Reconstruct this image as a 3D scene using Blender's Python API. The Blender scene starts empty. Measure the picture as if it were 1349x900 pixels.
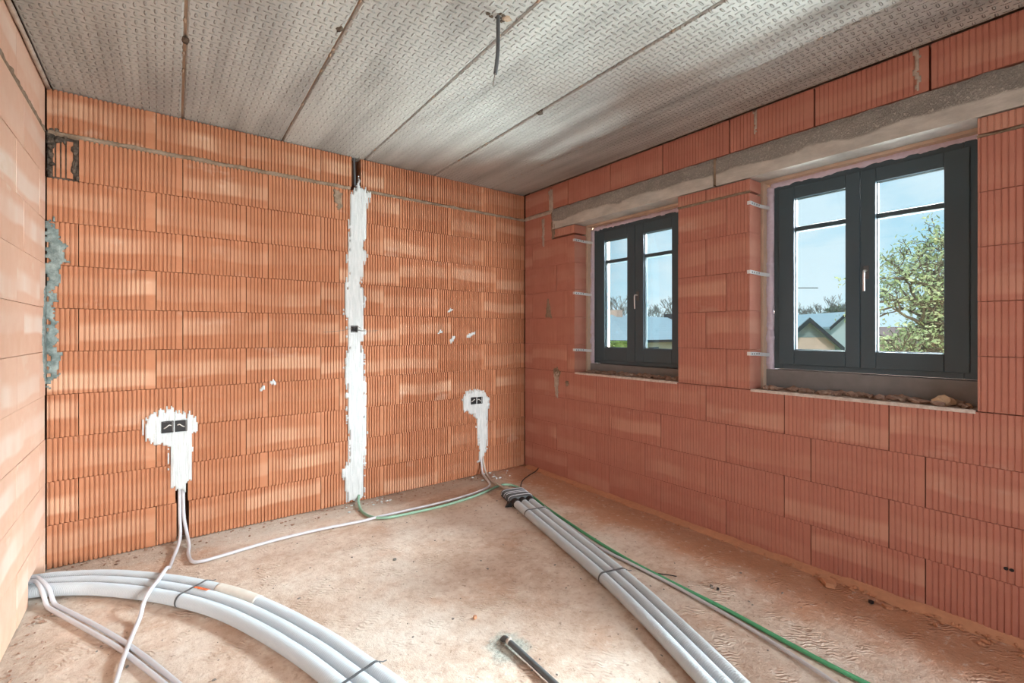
import bpy, bmesh, math, random
from math import radians as rad, sin, cos, pi, sqrt
from mathutils import Vector, Matrix, noise

C = bpy.context.scene.collection
scene = bpy.context.scene
random.seed(7)

# ---------------------------------------------------------------- camera
D, R, XL, ZC, EYE = 3.7096, 2.9727, -0.523, 2.755, 1.353   # back wall, right wall, left wall, ceiling, eye height
YF = -1.0                                                  # wall behind the camera
cam = bpy.data.cameras.new('camera')
cam.sensor_width = 36.0
cam.lens = 610.6 / 1349 * 36
cam.shift_y = -11.63 / 1349
cam.clip_start = 0.02
cam.clip_end = 600
camo = bpy.data.objects.new('camera', cam)
camo.location = (0, 0, EYE)
camo.rotation_euler = (pi / 2, 0, -rad(37.157))
C.objects.link(camo)
scene.camera = camo

scene.view_settings.view_transform = 'Standard'
scene.view_settings.look = 'None'
scene.view_settings.gamma = 1
scene.view_settings.use_curve_mapping = False
scene.view_settings.exposure = 0.17

# ---------------------------------------------------------------- world: partly cloudy sky
world = bpy.data.worlds.new('sky')
scene.world = world
world.use_nodes = True
nt = world.node_tree
nt.nodes.clear()
def wn(t, **k):
    n = nt.nodes.new(t)
    for a, b in k.items(): setattr(n, a, b)
    return n
wo = wn('ShaderNodeOutputWorld'); bg = wn('ShaderNodeBackground')
tc = wn('ShaderNodeTexCoord'); sep = wn('ShaderNodeSeparateXYZ')
nt.links.new(tc.outputs['Generated'], sep.inputs[0])
grad = wn('ShaderNodeValToRGB')
cr = grad.color_ramp
cr.elements[0].position = 0.0; cr.elements[0].color = (0.26, 0.25, 0.22, 1)
cr.elements[1].position = 0.492; cr.elements[1].color = (0.30, 0.29, 0.26, 1)
for p, c in ((0.5, (0.62, 0.80, 0.87, 1)), (0.56, (0.45, 0.68, 0.80, 1)), (0.66, (0.34, 0.58, 0.74, 1)), (1.0, (0.18, 0.38, 0.62, 1))):
    e = cr.elements.new(p); e.color = c
mr = wn('ShaderNodeMapRange'); mr.inputs[1].default_value = -1; mr.inputs[2].default_value = 1
nt.links.new(sep.outputs[2], mr.inputs[0]); nt.links.new(mr.outputs[0], grad.inputs[0])
mp = wn('ShaderNodeMapping'); mp.inputs['Scale'].default_value = (1, 1, 2.6); mp.inputs['Location'].default_value = (0.3, 0.1, 0.4)
nt.links.new(tc.outputs['Generated'], mp.inputs[0])
nz = wn('ShaderNodeTexNoise'); nz.inputs['Scale'].default_value = 4.5; nz.inputs['Detail'].default_value = 7; nz.inputs['Roughness'].default_value = 0.55
nt.links.new(mp.outputs[0], nz.inputs['Vector'])
cl = wn('ShaderNodeValToRGB'); cl.color_ramp.elements[0].position = 0.38; cl.color_ramp.elements[1].position = 0.58
nt.links.new(nz.outputs['Fac'], cl.inputs[0])
up = wn('ShaderNodeMapRange'); up.inputs[1].default_value = 0.0; up.inputs[2].default_value = 0.05
nt.links.new(sep.outputs[2], up.inputs[0])
mu = wn('ShaderNodeMath', operation='MULTIPLY')
nt.links.new(cl.outputs[0], mu.inputs[0]); nt.links.new(up.outputs[0], mu.inputs[1])
mu2 = wn('ShaderNodeMath', operation='MULTIPLY'); mu2.inputs[1].default_value = 0.75
nt.links.new(mu.outputs[0], mu2.inputs[0])
mx = wn('ShaderNodeMix', data_type='RGBA'); mx.inputs[7].default_value = (0.72, 0.79, 0.83, 1)
nt.links.new(mu2.outputs[0], mx.inputs[0]); nt.links.new(grad.outputs[0], mx.inputs[6])
nt.links.new(mx.outputs[2], bg.inputs[0])
bg.inputs[1].default_value = 1.2
nt.links.new(bg.outputs[0], wo.inputs[0])

# ---------------------------------------------------------------- sun and large lights
def aim(o, target):
    d = Vector(target) - Vector(o.location)
    o.rotation_euler = d.to_track_quat('-Z', 'Y').to_euler()
def area(name, loc, target, sx, sy, power, col):
    l = bpy.data.lights.new(name, 'AREA'); l.shape = 'RECTANGLE'; l.size = sx; l.size_y = sy
    l.energy = power; l.color = col
    o = bpy.data.objects.new(name, l); o.location = loc; aim(o, target); C.objects.link(o)
    return o
sun = bpy.data.lights.new('sun', 'SUN'); sun.energy = 2.2; sun.angle = rad(4); sun.color = (1, 0.95, 0.86)
suno = bpy.data.objects.new('sun', sun); suno.rotation_euler = (rad(38), 0, rad(-60)); C.objects.link(suno)
DAY = (0.93, 0.97, 1.0)
# daylight falling through the two windows, from above and beside the openings
area('daylight_window_far', (5.10, 1.30, 3.40), (2.8, 2.55, 1.70), 1.6, 1.3, 1900, DAY)
area('daylight_window_near', (5.10, -0.40, 3.30), (2.8, 0.95, 1.70), 1.6, 1.3, 1900, DAY)
area('daylight_window_side', (5.20, -0.75, 2.00), (2.9, 1.00, 1.70), 1.5, 1.6, 1050, DAY)
# daylight thrown back up from the sunlit ground outside
area('ground_bounce', (4.60, 1.70, 0.15), (2.6, 1.70, 1.75), 3.0, 1.2, 1900, (0.97, 1.0, 0.97))
# added unseen lamps behind the camera: a soft fill and a narrow far beam
area('rear_fill_lamp', (1.20, -2.3, 1.75), (1.2, 3.0, 1.45), 2.4, 2.0, 42, (0.97, 0.98, 1.0))
area('rear_beam_lamp', (2.10, -7.5, 1.60), (1.6, 3.7, 1.35), 0.6, 1.8, 800, (0.98, 0.98, 0.97))

# ---------------------------------------------------------------- node helper and materials
class NT:
    def __init__(s, name, rough=0.8, spec=0.3):
        s.m = bpy.data.materials.new(name); s.m.use_nodes = True
        s.t = s.m.node_tree; s.b = s.t.nodes['Principled BSDF']
        s.b.inputs['Roughness'].default_value = rough
        s.b.inputs['Specular IOR Level'].default_value = spec
        s.tc = s.t.nodes.new('ShaderNodeTexCoord')
    def n(s, t, **k):
        x = s.t.nodes.new(t)
        for a, b in k.items(): setattr(x, a, b)
        return x
    def put(s, sock, v):
        if isinstance(v, bpy.types.NodeSocket): s.t.links.new(v, sock)
        elif v is not None: sock.default_value = v
    def obj(s): return s.tc.outputs['Object']
    def math(s, op, a, b=None, c=None, clamp=False):
        x = s.n('ShaderNodeMath', operation=op, use_clamp=clamp)
        s.put(x.inputs[0], a); s.put(x.inputs[1], b)
        if c is not None: s.put(x.inputs[2], c)
        return x.outputs[0]
    def vmath(s, op, a, b):
        x = s.n('ShaderNodeVectorMath', operation=op); s.put(x.inputs[0], a); s.put(x.inputs[1], b); return x.outputs[0]
    def scale(s, v, sc, loc=(0, 0, 0)):
        x = s.n('ShaderNodeMapping'); s.put(x.inputs[0], v); x.inputs['Scale'].default_value = sc; x.inputs['Location'].default_value = loc
        return x.outputs[0]
    def noise(s, v, sc, det=3, rough=0.55):
        x = s.n('ShaderNodeTexNoise'); s.put(x.inputs['Vector'], v); x.inputs['Scale'].default_value = sc
        x.inputs['Detail'].default_value = det; x.inputs['Roughness'].default_value = rough
        return x.outputs['Fac']
    def ramp(s, f, *stops):
        x = s.n('ShaderNodeValToRGB'); s.put(x.inputs[0], f); e = x.color_ramp.elements
        def c4(c): return (c, c, c, 1) if isinstance(c, (int, float)) else (*c, 1)
        e[0].position = stops[0][0]; e[0].color = c4(stops[0][1])
        e[1].position = stops[-1][0]; e[1].color = c4(stops[-1][1])
        for p, c in stops[1:-1]:
            q = e.new(p); q.color = c4(c)
        return x.outputs[0]
    def smooth(s, v, a, b):
        x = s.n('ShaderNodeMapRange', interpolation_type='SMOOTHSTEP'); s.put(x.inputs[0], v)
        x.inputs[1].default_value = a; x.inputs[2].default_value = b
        return x.outputs[0]
    def mix(s, f, a, b, mode='MIX'):
        x = s.n('ShaderNodeMix', data_type='RGBA', blend_type=mode)
        s.put(x.inputs[0], f)
        for i, v in ((6, a), (7, b)):
            if isinstance(v, tuple) and len(v) == 3: v = (*v, 1)
            s.put(x.inputs[i], v)
        return x.outputs[2]
    def sep(s, v):
        x = s.n('ShaderNodeSeparateXYZ'); s.put(x.inputs[0], v); return x.outputs
    def rnd(s): return s.n('ShaderNodeObjectInfo').outputs['Random']
    def color(s, c):
        if isinstance(c, tuple) and len(c) == 3: c = (*c, 1)
        s.put(s.b.inputs['Base Color'], c)
    def bump(s, h, strength=0.5, dist=0.01):
        x = s.n('ShaderNodeBump'); x.inputs['Strength'].default_value = strength; x.inputs['Distance'].default_value = dist
        s.put(x.inputs['Height'], h); s.t.links.new(x.outputs[0], s.b.inputs['Normal'])

def plain(name, col, rough=0.6, spec=0.3, metal=0.0, var=0.12, scale=30, bump=0.0):
    t = NT(name, rough, spec)
    n = t.noise(t.obj(), scale, 4)
    t.color(t.mix(n, tuple(c * (1 - var) for c in col), tuple(min(1, c * (1 + var)) for c in col)))
    t.b.inputs['Metallic'].default_value = metal
    if bump: t.bump(n, bump, 0.003)
    return t.m

def brick_material(name, dark, mid, light, pale_amount=0.5, lines=False):
    t = NT(name, 0.88, 0.15)
    r = t.rnd()
    off = t.n('ShaderNodeCombineXYZ')
    t.put(off.inputs[0], t.math('MULTIPLY', r, 37.0)); t.put(off.inputs[1], t.math('MULTIPLY', r, 91.0)); t.put(off.inputs[2], t.math('MULTIPLY', r, 13.0))
    v = t.obj()
    vo = t.vmath('ADD', v, off.outputs[0])
    x, y, z = t.sep(v)
    wav = t.noise(t.scale(vo, (1.2, 1, 1)), 1.6, 1)
    r2 = t.math('FRACT', t.math('MULTIPLY', r, 17.31))
    r3 = t.math('FRACT', t.math('MULTIPLY', r, 53.77))
    zz = t.math('ADD', z, t.math('MULTIPLY', t.math('SUBTRACT', wav, 0.5), 0.10))
    zz = t.math('ADD', zz, t.math('MULTIPLY', t.math('SUBTRACT', r2, 0.5), 0.10))
    lo = t.smooth(zz, -0.068, -0.045); hi = t.math('SUBTRACT', 1.0, t.smooth(zz, 0.012, 0.06))
    band = t.math('MULTIPLY', lo, hi)
    amt = t.math('ADD', t.math('MULTIPLY', r3, 0.8), 0.08)
    side = t.smooth(t.noise(t.scale(vo, (1, 1, 0.3)), 3.0, 2), 0.36, 0.62)
    f = t.math('MULTIPLY', t.math('MULTIPLY', band, amt), t.math('ADD', t.math('MULTIPLY', side, 0.7), 0.3))
    mott = t.noise(vo, 14, 4)
    base = t.mix(mott, dark, mid)
    base = t.mix(t.math('MULTIPLY', r2, 0.35), base, mid)
    col = t.mix(f, base, light)
    if pale_amount > 0:
        pn = t.smooth(t.noise(t.scale(vo, (1.0, 1, 2.0)), 4.2, 3), 0.60, 0.72)
        col = t.mix(t.math('MULTIPLY', t.math('MULTIPLY', pn, r3), pale_amount), col, (0.80, 0.66, 0.54))
    fine = t.noise(t.scale(vo, (90, 20, 6)), 1.0, 3)
    col = t.mix(t.math('MULTIPLY', fine, 0.22), col, tuple(c * 0.72 for c in dark))
    t.color(col)
    g = t.noise(vo, 160, 3)
    if lines:
        w = t.n('ShaderNodeTexWave', wave_type='BANDS', bands_direction='X')
        t.put(w.inputs['Vector'], vo); w.inputs['Scale'].default_value = 26; w.inputs['Distortion'].default_value = 0.5
        g = t.math('ADD', t.math('MULTIPLY', g, 0.6), w.outputs['Fac'])
        t.bump(g, 0.35, 0.0015)
    else:
        t.bump(g, 0.25, 0.0015)
    return t.m

M = {}
M['brick_back'] = brick_material('fired_clay_back', (0.40, 0.150, 0.072), (0.56, 0.262, 0.148), (0.73, 0.47, 0.32), 0.25)
M['brick_right'] = brick_material('fired_clay_right', (0.46, 0.18, 0.13), (0.57, 0.255, 0.19), (0.66, 0.36, 0.265), 0.15)
M['brick_left'] = brick_material('fired_clay_left', (0.72, 0.42, 0.29), (0.80, 0.57, 0.44), (0.88, 0.80, 0.72), 1.0, True)

def mortar_material(name, a, b, sc=18, bmp=0.9):
    t = NT(name, 0.95, 0.1)
    n = t.noise(t.obj(), sc, 6, 0.65); n2 = t.noise(t.obj(), sc * 7, 3)
    t.color(t.mix(t.smooth(n, 0.3, 0.7), a, b))
    t.bump(t.math('ADD', n, t.math('MULTIPLY', n2, 0.6)), bmp, 0.006)
    return t.m
M['mortar'] = mortar_material('grey_brown_mortar', (0.20, 0.145, 0.10), (0.36, 0.28, 0.21))
M['mortar_dark'] = mortar_material('dark_mortar', (0.05, 0.04, 0.033), (0.17, 0.135, 0.105), 30)
M['mortar_blue'] = mortar_material('blue_grey_mortar', (0.13, 0.17, 0.165), (0.32, 0.37, 0.35), 22)
M['mortar_pale'] = mortar_material('pale_mortar', (0.42, 0.34, 0.28), (0.60, 0.52, 0.45), 22)
M['sill_sunlit'] = mortar_material('painted_sill_sunlight', (0.62, 0.50, 0.44), (0.80, 0.72, 0.66), 40)  # pale tone paints the sunlit front edge of the sills
M['core'] = plain('dark_wall_core', (0.10, 0.05, 0.032), 0.95, 0.05)
M['shell'] = plain('bare_brown_masonry', (0.36, 0.24, 0.17), 0.9, 0.1)
M['insulation'] = plain('pale_insulation', (0.62, 0.47, 0.36), 0.9, 0.1, 0, 0.15, 14, 0.4)
M['foam'] = plain('lavender_foam', (0.64, 0.57, 0.68), 0.85, 0.2, 0, 0.18, 45, 0.8)

def plaster_material():
    t = NT('white_plaster', 0.75, 0.25)
    v = t.obj()
    n = t.noise(t.scale(v, (6, 6, 1)), 9, 4)
    t.color(t.mix(t.smooth(n, 0.35, 0.75), (0.58, 0.63, 0.64), (0.71, 0.75, 0.76)))
    s = t.noise(t.scale(v, (22, 22, 1.5)), 5, 3)
    t.bump(t.math('ADD', s, t.math('MULTIPLY', t.noise(v, 120, 3), 0.3)), 0.9, 0.006)
    return t.m
M['plaster'] = plaster_material()

def concrete_lintel():
    t = NT('rough_lintel_concrete', 0.92, 0.12)
    v = t.obj(); x, y, z = t.sep(v)
    n = t.noise(t.scale(v, (1, 1, 2.5)), 5, 7, 0.68); f = t.noise(v, 85, 5, 0.75)
    up_ = t.smooth(t.math('ADD', z, t.math('MULTIPLY', t.noise(v, 3.0, 2), 0.10)), 2.455, 2.475)
    pit = t.math('MULTIPLY', up_, t.smooth(f, 0.40, 0.58))
    c = t.mix(t.smooth(n, 0.25, 0.75), (0.42, 0.40, 0.37), (0.66, 0.63, 0.58))
    c = t.mix(t.math('MULTIPLY', pit, 0.5), c, (0.25, 0.235, 0.215))
    t.color(c)
    t.bump(t.math('ADD', t.math('MULTIPLY', pit, -1.2), t.math('MULTIPLY', n, 0.7)), 0.8, 0.006)
    return t.m
M['lintel'] = concrete_lintel()

def ceiling_material():
    t = NT('treadplate_cast_concrete', 0.62, 0.35)
    v = t.obj()
    p = t.scale(v, (28, 28, 0)); x, y, z = t.sep(p)
    fx = t.math('SUBTRACT', t.math('FRACT', x), 0.5); fy = t.math('SUBTRACT', t.math('FRACT', y), 0.5)
    par = t.math('MODULO', t.math('ABSOLUTE', t.math('ADD', t.math('FLOOR', x), t.math('FLOOR', y))), 2.0)
    par = t.math('LESS_THAN', t.math('ABSOLUTE', t.math('SUBTRACT', par, 1.0)), 0.5)
    def ell(a, b):
        return t.math('ADD', t.math('POWER', t.math('DIVIDE', t.math('ABSOLUTE', fx), a), 2.0), t.math('POWER', t.math('DIVIDE', t.math('ABSOLUTE', fy), b), 2.0))
    e1 = ell(0.56, 0.17); e2 = ell(0.17, 0.56)
    r = t.math('ADD', t.math('MULTIPLY', par, e1), t.math('MULTIPLY', t.math('SUBTRACT', 1.0, par), e2))
    hgt = t.math('SUBTRACT', 1.0, t.smooth(r, 0.25, 1.0))
    st = t.noise(t.scale(v, (4.5, 0.45, 1)), 1.5, 3, 0.5)
    st2 = t.noise(t.scale(v, (1.2, 0.8, 1)), 1.5, 4)
    fn = t.noise(v, 60, 4, 0.65)
    c = t.mix(t.smooth(st, 0.30, 0.68), (0.33, 0.33, 0.315), (0.56, 0.575, 0.55))
    c = t.mix(t.math('MULTIPLY', t.smooth(st2, 0.35, 0.7), 0.45), c, (0.60, 0.61, 0.59))
    c = t.mix(t.math('MULTIPLY', fn, 0.3), c, (0.27, 0.265, 0.255))
    t.color(c)
    t.bump(t.math('ADD', hgt, t.math('MULTIPLY', fn, 0.22)), 1.0, 0.022)
    return t.m
M['ceiling'] = ceiling_material()
M['joint'] = plain('rusty_joint_filler', (0.46, 0.35, 0.26), 0.9, 0.1)

def floor_material():
    t = NT('dusty_screed', 0.93, 0.12)
    v = t.obj(); x, y, z = t.sep(v)
    big = t.noise(v, 1.6, 5, 0.6); midn = t.noise(v, 6.0, 6, 0.68); fine = t.noise(v, 70, 4, 0.7)
    c = t.mix(t.smooth(midn, 0.30, 0.72), (0.56, 0.41, 0.315), (0.72, 0.59, 0.49))
    c = t.mix(t.math('MULTIPLY', t.smooth(big, 0.42, 0.68), 0.85), c, (0.76, 0.68, 0.60))
    # brick dust and painted-in shade along the window wall and the back corner
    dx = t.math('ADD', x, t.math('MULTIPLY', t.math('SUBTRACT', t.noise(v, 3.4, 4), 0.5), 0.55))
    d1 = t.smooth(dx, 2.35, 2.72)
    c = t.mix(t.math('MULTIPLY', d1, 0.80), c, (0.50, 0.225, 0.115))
    d2 = t.math('MULTIPLY', t.smooth(t.noise(v, 2.3, 5, 0.6), 0.54, 0.70), 0.45)
    c = t.mix(d2, c, (0.58, 0.34, 0.22))
    # grey cement dust along the left and back walls
    g1 = t.math('SUBTRACT', 1.0, t.smooth(t.math('ADD', x, t.math('MULTIPLY', midn, 0.25)), -0.36, -0.14))
    g2 = t.smooth(t.math('ADD', y, t.math('MULTIPLY', midn, 0.3)), 3.55, 3.72)
    g = t.math('MULTIPLY', t.math('MAXIMUM', g1, t.math('MULTIPLY', g2, t.math('SUBTRACT', 1.0, d1))), 0.55)
    c = t.mix(g, c, (0.40, 0.36, 0.31))
    # green grey mortar round the pipe stub
    dd = t.vmath('SUBTRACT', v, (1.19, 1.60, 0.0)); q = t.n('ShaderNodeVectorMath', operation='LENGTH'); t.put(q.inputs[0], dd)
    rr = t.math('ADD', q.outputs['Value'], t.math('MULTIPLY', t.math('SUBTRACT', t.noise(v, 14, 4), 0.5), 0.16))
    pm = t.math('SUBTRACT', 1.0, t.smooth(rr, 0.055, 0.13))
    c = t.mix(t.math('MULTIPLY', pm, 0.8), c, t.mix(t.smooth(fine, 0.35, 0.6), (0.22, 0.26, 0.24), (0.50, 0.54, 0.49)))
    det = t.noise(v, 24, 5, 0.72)
    c = t.mix(t.math('MULTIPLY', t.math('SUBTRACT', 1.0, t.smooth(det, 0.34, 0.50)), 0.36), c, (0.44, 0.29, 0.215))
    c = t.mix(t.math('MULTIPLY', t.smooth(det, 0.56, 0.68), 0.45), c, (0.78, 0.71, 0.64))
    spk = t.smooth(t.noise(v, 38, 2), 0.68, 0.73)
    c = t.mix(t.math('MULTIPLY', spk, 0.6), c, (0.26, 0.17, 0.12))
    t.color(c)
    # boot prints: short ridges inside patches
    w = t.n('ShaderNodeTexWave', wave_type='BANDS', bands_direction='DIAGONAL'); t.put(w.inputs['Vector'], v)
    w.inputs['Scale'].default_value = 22; w.inputs['Distortion'].default_value = 9; w.inputs['Detail'].default_value = 2
    pr = t.math('MULTIPLY', w.outputs['Fac'], t.smooth(t.noise(v, 5.0, 2), 0.54, 0.64))
    h = t.math('ADD', t.math('ADD', t.math('MULTIPLY', midn, 1.1), t.math('MULTIPLY', t.math('ADD', fine, det), 0.45)), t.math('MULTIPLY', pr, 0.5))
    t.bump(h, 0.75, 0.010)
    return t.m
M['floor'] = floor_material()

M['anthracite'] = plain('anthracite_coating', (0.050, 0.086, 0.110), 0.45, 0.5, 0, 0.06, 90)
M['bead'] = plain('pale_spacer', (0.030, 0.045, 0.055), 0.4, 0.5)
M['steel'] = plain('galvanised_steel', (0.78, 0.80, 0.82), 0.4, 0.5, 0.25, 0.1, 60)
M['satin'] = plain('satin_handle', (0.80, 0.81, 0.82), 0.3, 0.5, 0.8, 0.03)
M['black'] = plain('black_plastic', (0.012, 0.012, 0.013), 0.55, 0.4)
M['dark_grey'] = plain('dark_grey_plastic', (0.10, 0.108, 0.115), 0.5, 0.4)
M['tie'] = plain('grey_tie', (0.10, 0.11, 0.12), 0.5, 0.4)
M['pipe'] = plain('pale_grey_duct', (0.58, 0.63, 0.67), 0.5, 0.4, 0, 0.05, 12)
M['conduit'] = plain('pale_grey_conduit', (0.60, 0.60, 0.64), 0.45, 0.4, 0, 0.06, 14)
M['conduit_dusty'] = plain('dusty_conduit', (0.55, 0.48, 0.42), 0.7, 0.2, 0, 0.12, 14)
M['green'] = plain('green_conduit', (0.10, 0.40, 0.20), 0.45, 0.4, 0, 0.10, 10)
M['green_pale'] = plain('dusty_green_conduit', (0.28, 0.48, 0.36), 0.6, 0.3, 0, 0.15, 10)
M['wire'] = plain('grey_wire', (0.20, 0.18, 0.16), 0.6, 0.3)
M['copper'] = plain('white_wire', (0.75, 0.74, 0.71), 0.5, 0.4)
M['chip'] = plain('clay_chip', (0.58, 0.29, 0.17), 0.9, 0.1, 0, 0.2, 30, 0.5)
M['chip_pale'] = plain('pale_clay_chip', (0.68, 0.48, 0.32), 0.9, 0.1, 0, 0.2, 30, 0.5)
M['rubble'] = mortar_material('dusty_rubble', (0.27, 0.155, 0.11), (0.46, 0.32, 0.25), 26)
M['tape'] = plain('dirty_tape', (0.74, 0.72, 0.66), 0.55, 0.3, 0, 0.15, 25, 0.3)
M['orange'] = plain('orange_marking', (0.80, 0.19, 0.07), 0.6, 0.3)
M['print'] = plain('grey_print', (0.30, 0.33, 0.36), 0.6, 0.3)
M['timber'] = plain('grey_concrete_sill', (0.25, 0.24, 0.24), 0.9, 0.1, 0, 0.2, 14, 0.4)

def glass_material():
    m = bpy.data.materials.new('window_glass'); m.use_nodes = True
    t = m.node_tree; t.nodes.clear()
    o = t.nodes.new('ShaderNodeOutputMaterial'); mixn = t.nodes.new('ShaderNodeMixShader')
    tr = t.nodes.new('ShaderNodeBsdfTransparent'); tr.inputs[0].default_value = (0.90, 0.96, 0.97, 1)
    gl = t.nodes.new('ShaderNodeBsdfGlossy'); gl.inputs['Roughness'].default_value = 0.02
    fr = t.nodes.new('ShaderNodeFresnel'); fr.inputs[0].default_value = 1.45
    t.links.new(fr.outputs[0], mixn.inputs[0]); t.links.new(tr.outputs[0], mixn.inputs[1]); t.links.new(gl.outputs[0], mixn.inputs[2])
    t.links.new(mixn.outputs[0], o.inputs[0])
    return m
M['glass'] = glass_material()

# ---------------------------------------------------------------- mesh helpers
class MB:
    def __init__(s): s.v = []; s.f = []
    def add(s, vs, fs):
        k = len(s.v); s.v += [tuple(p) for p in vs]; s.f += [tuple(i + k for i in f) for f in fs]; return s
    def box(s, x0, x1, y0, y1, z0, z1):
        return s.add([(x0, y0, z0), (x1, y0, z0), (x1, y1, z0), (x0, y1, z0), (x0, y0, z1), (x1, y0, z1), (x1, y1, z1), (x0, y1, z1)],
                     [(3, 2, 1, 0), (4, 5, 6, 7), (0, 1, 5, 4), (1, 2, 6, 5), (2, 3, 7, 6), (3, 0, 4, 7)])
    def mesh(s, name):
        me = bpy.data.meshes.new(name); me.from_pydata(s.v, [], s.f); me.update(); return me
    def build(s, name, mat, parent=None, smooth=False, bevel=0.0, seg=2):
        return link(name, s.mesh(name), mat, parent, smooth, bevel, seg)

def link(name, me, mat, parent=None, smooth=False, bevel=0.0, seg=2):
    if mat is not None and not me.materials: me.materials.append(mat)
    if smooth: me.polygons.foreach_set('use_smooth', [True] * len(me.polygons))
    o = bpy.data.objects.new(name, me); C.objects.link(o)
    if parent: o.parent = parent
    if bevel:
        b = o.modifiers.new('bevel', 'BEVEL'); b.width = bevel; b.segments = seg; b.limit_method = 'ANGLE'; b.angle_limit = rad(40)
    return o
def empty(name, loc=(0, 0, 0)):
    o = bpy.data.objects.new(name, None); o.empty_display_size = 0.05; o.location = loc; C.objects.link(o); return o
def tag(o, label, cat, group=None):
    o['label'] = label; o['category'] = cat
    if group: o['group'] = group
    return o
def structure(o, label=None):
    o['kind'] = 'structure'
    if label: o['label'] = label
    return o
def stuff(o):
    o['kind'] = 'stuff'; return o

def catmull(pts, step):
    P = [Vector(p) for p in pts]
    P = [P[0] * 2 - P[1]] + P + [P[-1] * 2 - P[-2]]
    dense = []
    for i in range(1, len(P) - 2):
        a, b, c, d = P[i - 1], P[i], P[i + 1], P[i + 2]
        n = max(4, int((c - b).length / max(step * 0.5, 0.002)))
        for k in range(n):
            t = k / n
            dense.append(0.5 * ((2 * b) + (c - a) * t + (2 * a - 5 * b + 4 * c - d) * t * t + (3 * b - a - 3 * c + d) * t ** 3))
    dense.append(P[-2])
    out = [dense[0]]; acc = 0.0
    for i in range(1, len(dense)):
        a, b = dense[i - 1], dense[i]; L = (b - a).length
        while L > 1e-9 and acc + L >= step:
            t = (step - acc) / L; a = a.lerp(b, t); out.append(a.copy()); L = (b - a).length; acc = 0.0
        acc += L
    if (out[-1] - dense[-1]).length > step * 0.3: out.append(dense[-1])
    return out
def tube(mb, path, r, sides=10, caps=True):
    """r: a number or one radius per path point"""
    n = len(path); k0 = len(mb.v)
    up_ = Vector((0, 0, 1)); prev = None
    for i, p in enumerate(path):
        t = (path[min(i + 1, n - 1)] - path[max(i - 1, 0)]).normalized()
        if prev is None:
            a = t.cross(up_)
            if a.length < 0.2: a = t.cross(Vector((0, 1, 0)))
        else:
            a = prev - t * prev.dot(t)
        a.normalize(); prev = a; b = a.cross(t)
        rr = r[i] if hasattr(r, '__len__') else r
        for k in range(sides):
            th = 2 * pi * k / sides
            mb.v.append(tuple(p + a * (cos(th) * rr) + b * (sin(th) * rr)))
    for i in range(n - 1):
        for k in range(sides):
            a0 = k0 + i * sides + k; a1 = k0 + i * sides + (k + 1) % sides
            mb.f.append((a0, a0 + sides, a1 + sides, a1))
    if caps:
        mb.f.append(tuple(k0 + k for k in range(sides)))
        mb.f.append(tuple(k0 + (n - 1) * sides + k for k in reversed(range(sides))))
    return mb
def cable(name, pts, r, mat, parent=None, step=0.02, sides=10):
    o = tube(MB(), catmull(pts, step), r, sides).build(name, mat, parent, True)
    return o
def lump(mb, c, r, seed, flat=1.0, sub=1, rough=0.35):
    bm = bmesh.new(); bmesh.ops.create_icosphere(bm, subdivisions=sub, radius=1)
    vs = []
    rx, ry, rz = r if hasattr(r, '__len__') else (r, r, r * flat)
    for v in bm.verts:
        k = 1 + rough * noise.noise(v.co * 1.3 + Vector((seed * 3.1, seed * 1.7, seed)))*1.6
        vs.append((c[0] + v.co.x * rx * k, c[1] + v.co.y * ry * k, c[2] + v.co.z * rz * k))
    mb.add(vs, [[v.index for v in f.verts] for f in bm.faces]); bm.free()
    return mb
def inside(poly, x, z):
    c = False; j = len(poly) - 1
    for i in range(len(poly)):
        xi, zi = poly[i]; xj, zj = poly[j]
        if (zi > z) != (zj > z) and x < (xj - xi) * (z - zi) / (zj - zi) + xi: c = not c
        j = i
    return c

# ---------------------------------------------------------------- setting: shell
floor_mb = MB()
NX, NY = 92, 120
for j in range(NY + 1):
    for i in range(NX + 1):
        x = XL - 0.15 + (R + 0.15 - XL + 0.15) * i / NX; y = -2.6 + (D + 0.15 + 2.6) * j / NY
        z = 0.004 * noise.noise(Vector((x * 2.2, y * 2.2, 0))) + 0.0025 * noise.noise(Vector((x * 11, y * 11, 3))) - 0.004
        floor_mb.v.append((x, y, z))
for j in range(NY):
    for i in range(NX):
        a = j * (NX + 1) + i; floor_mb.f.append((a, a + 1, a + NX + 2, a + NX + 1))
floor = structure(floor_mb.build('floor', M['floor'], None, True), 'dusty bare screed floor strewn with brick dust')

# ceiling: hollow core planks on a slab
ceil_o = structure(MB().box(XL - 0.2, R + 0.3, YF - 1.7, D + 0.2, ZC + 0.13, ZC + 0.2).build('ceiling', M['core']), 'bare ceiling of precast concrete planks')
EDGE = [(-0.500, -0.500), (0.108, 0.028), (0.708, 0.628), (1.318, 1.238), (1.948, 1.868), (2.562, 2.482), (R - 0.004, R - 0.004)]  # x at the back wall, x at y = -0.5
def ex(i, y):
    a, b = EDGE[i]; return a + (b - a) * (D - y) / (D + 0.5)
YA, YB = YF - 1.6, D + 0.09
for i in range(6):
    g0 = 0.004 if i else 0; g1 = 0.004 if i < 5 else 0
    if i == 1: g0 = 0.009
    b = 0.007; mb = MB()
    def sec(y):
        x0, x1 = ex(i, y) + g0, ex(i + 1, y) - g1
        z = ZC + (0.003 if i % 2 else 0.0)
        return [(x0 + b, y, z), (x1 - b, y, z), (x1, y, z + b), (x1, y, z + 0.12), (x0, y, z + 0.12), (x0, y, z + b)]
    mb.add(sec(YA) + sec(YB), [tuple(range(6)), tuple(reversed(range(6, 12)))] + [(k, k + 6, (k + 1) % 6 + 6, (k + 1) % 6) for k in range(6)])
    mb.build('ceiling_plank', M['ceiling'], ceil_o)
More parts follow.
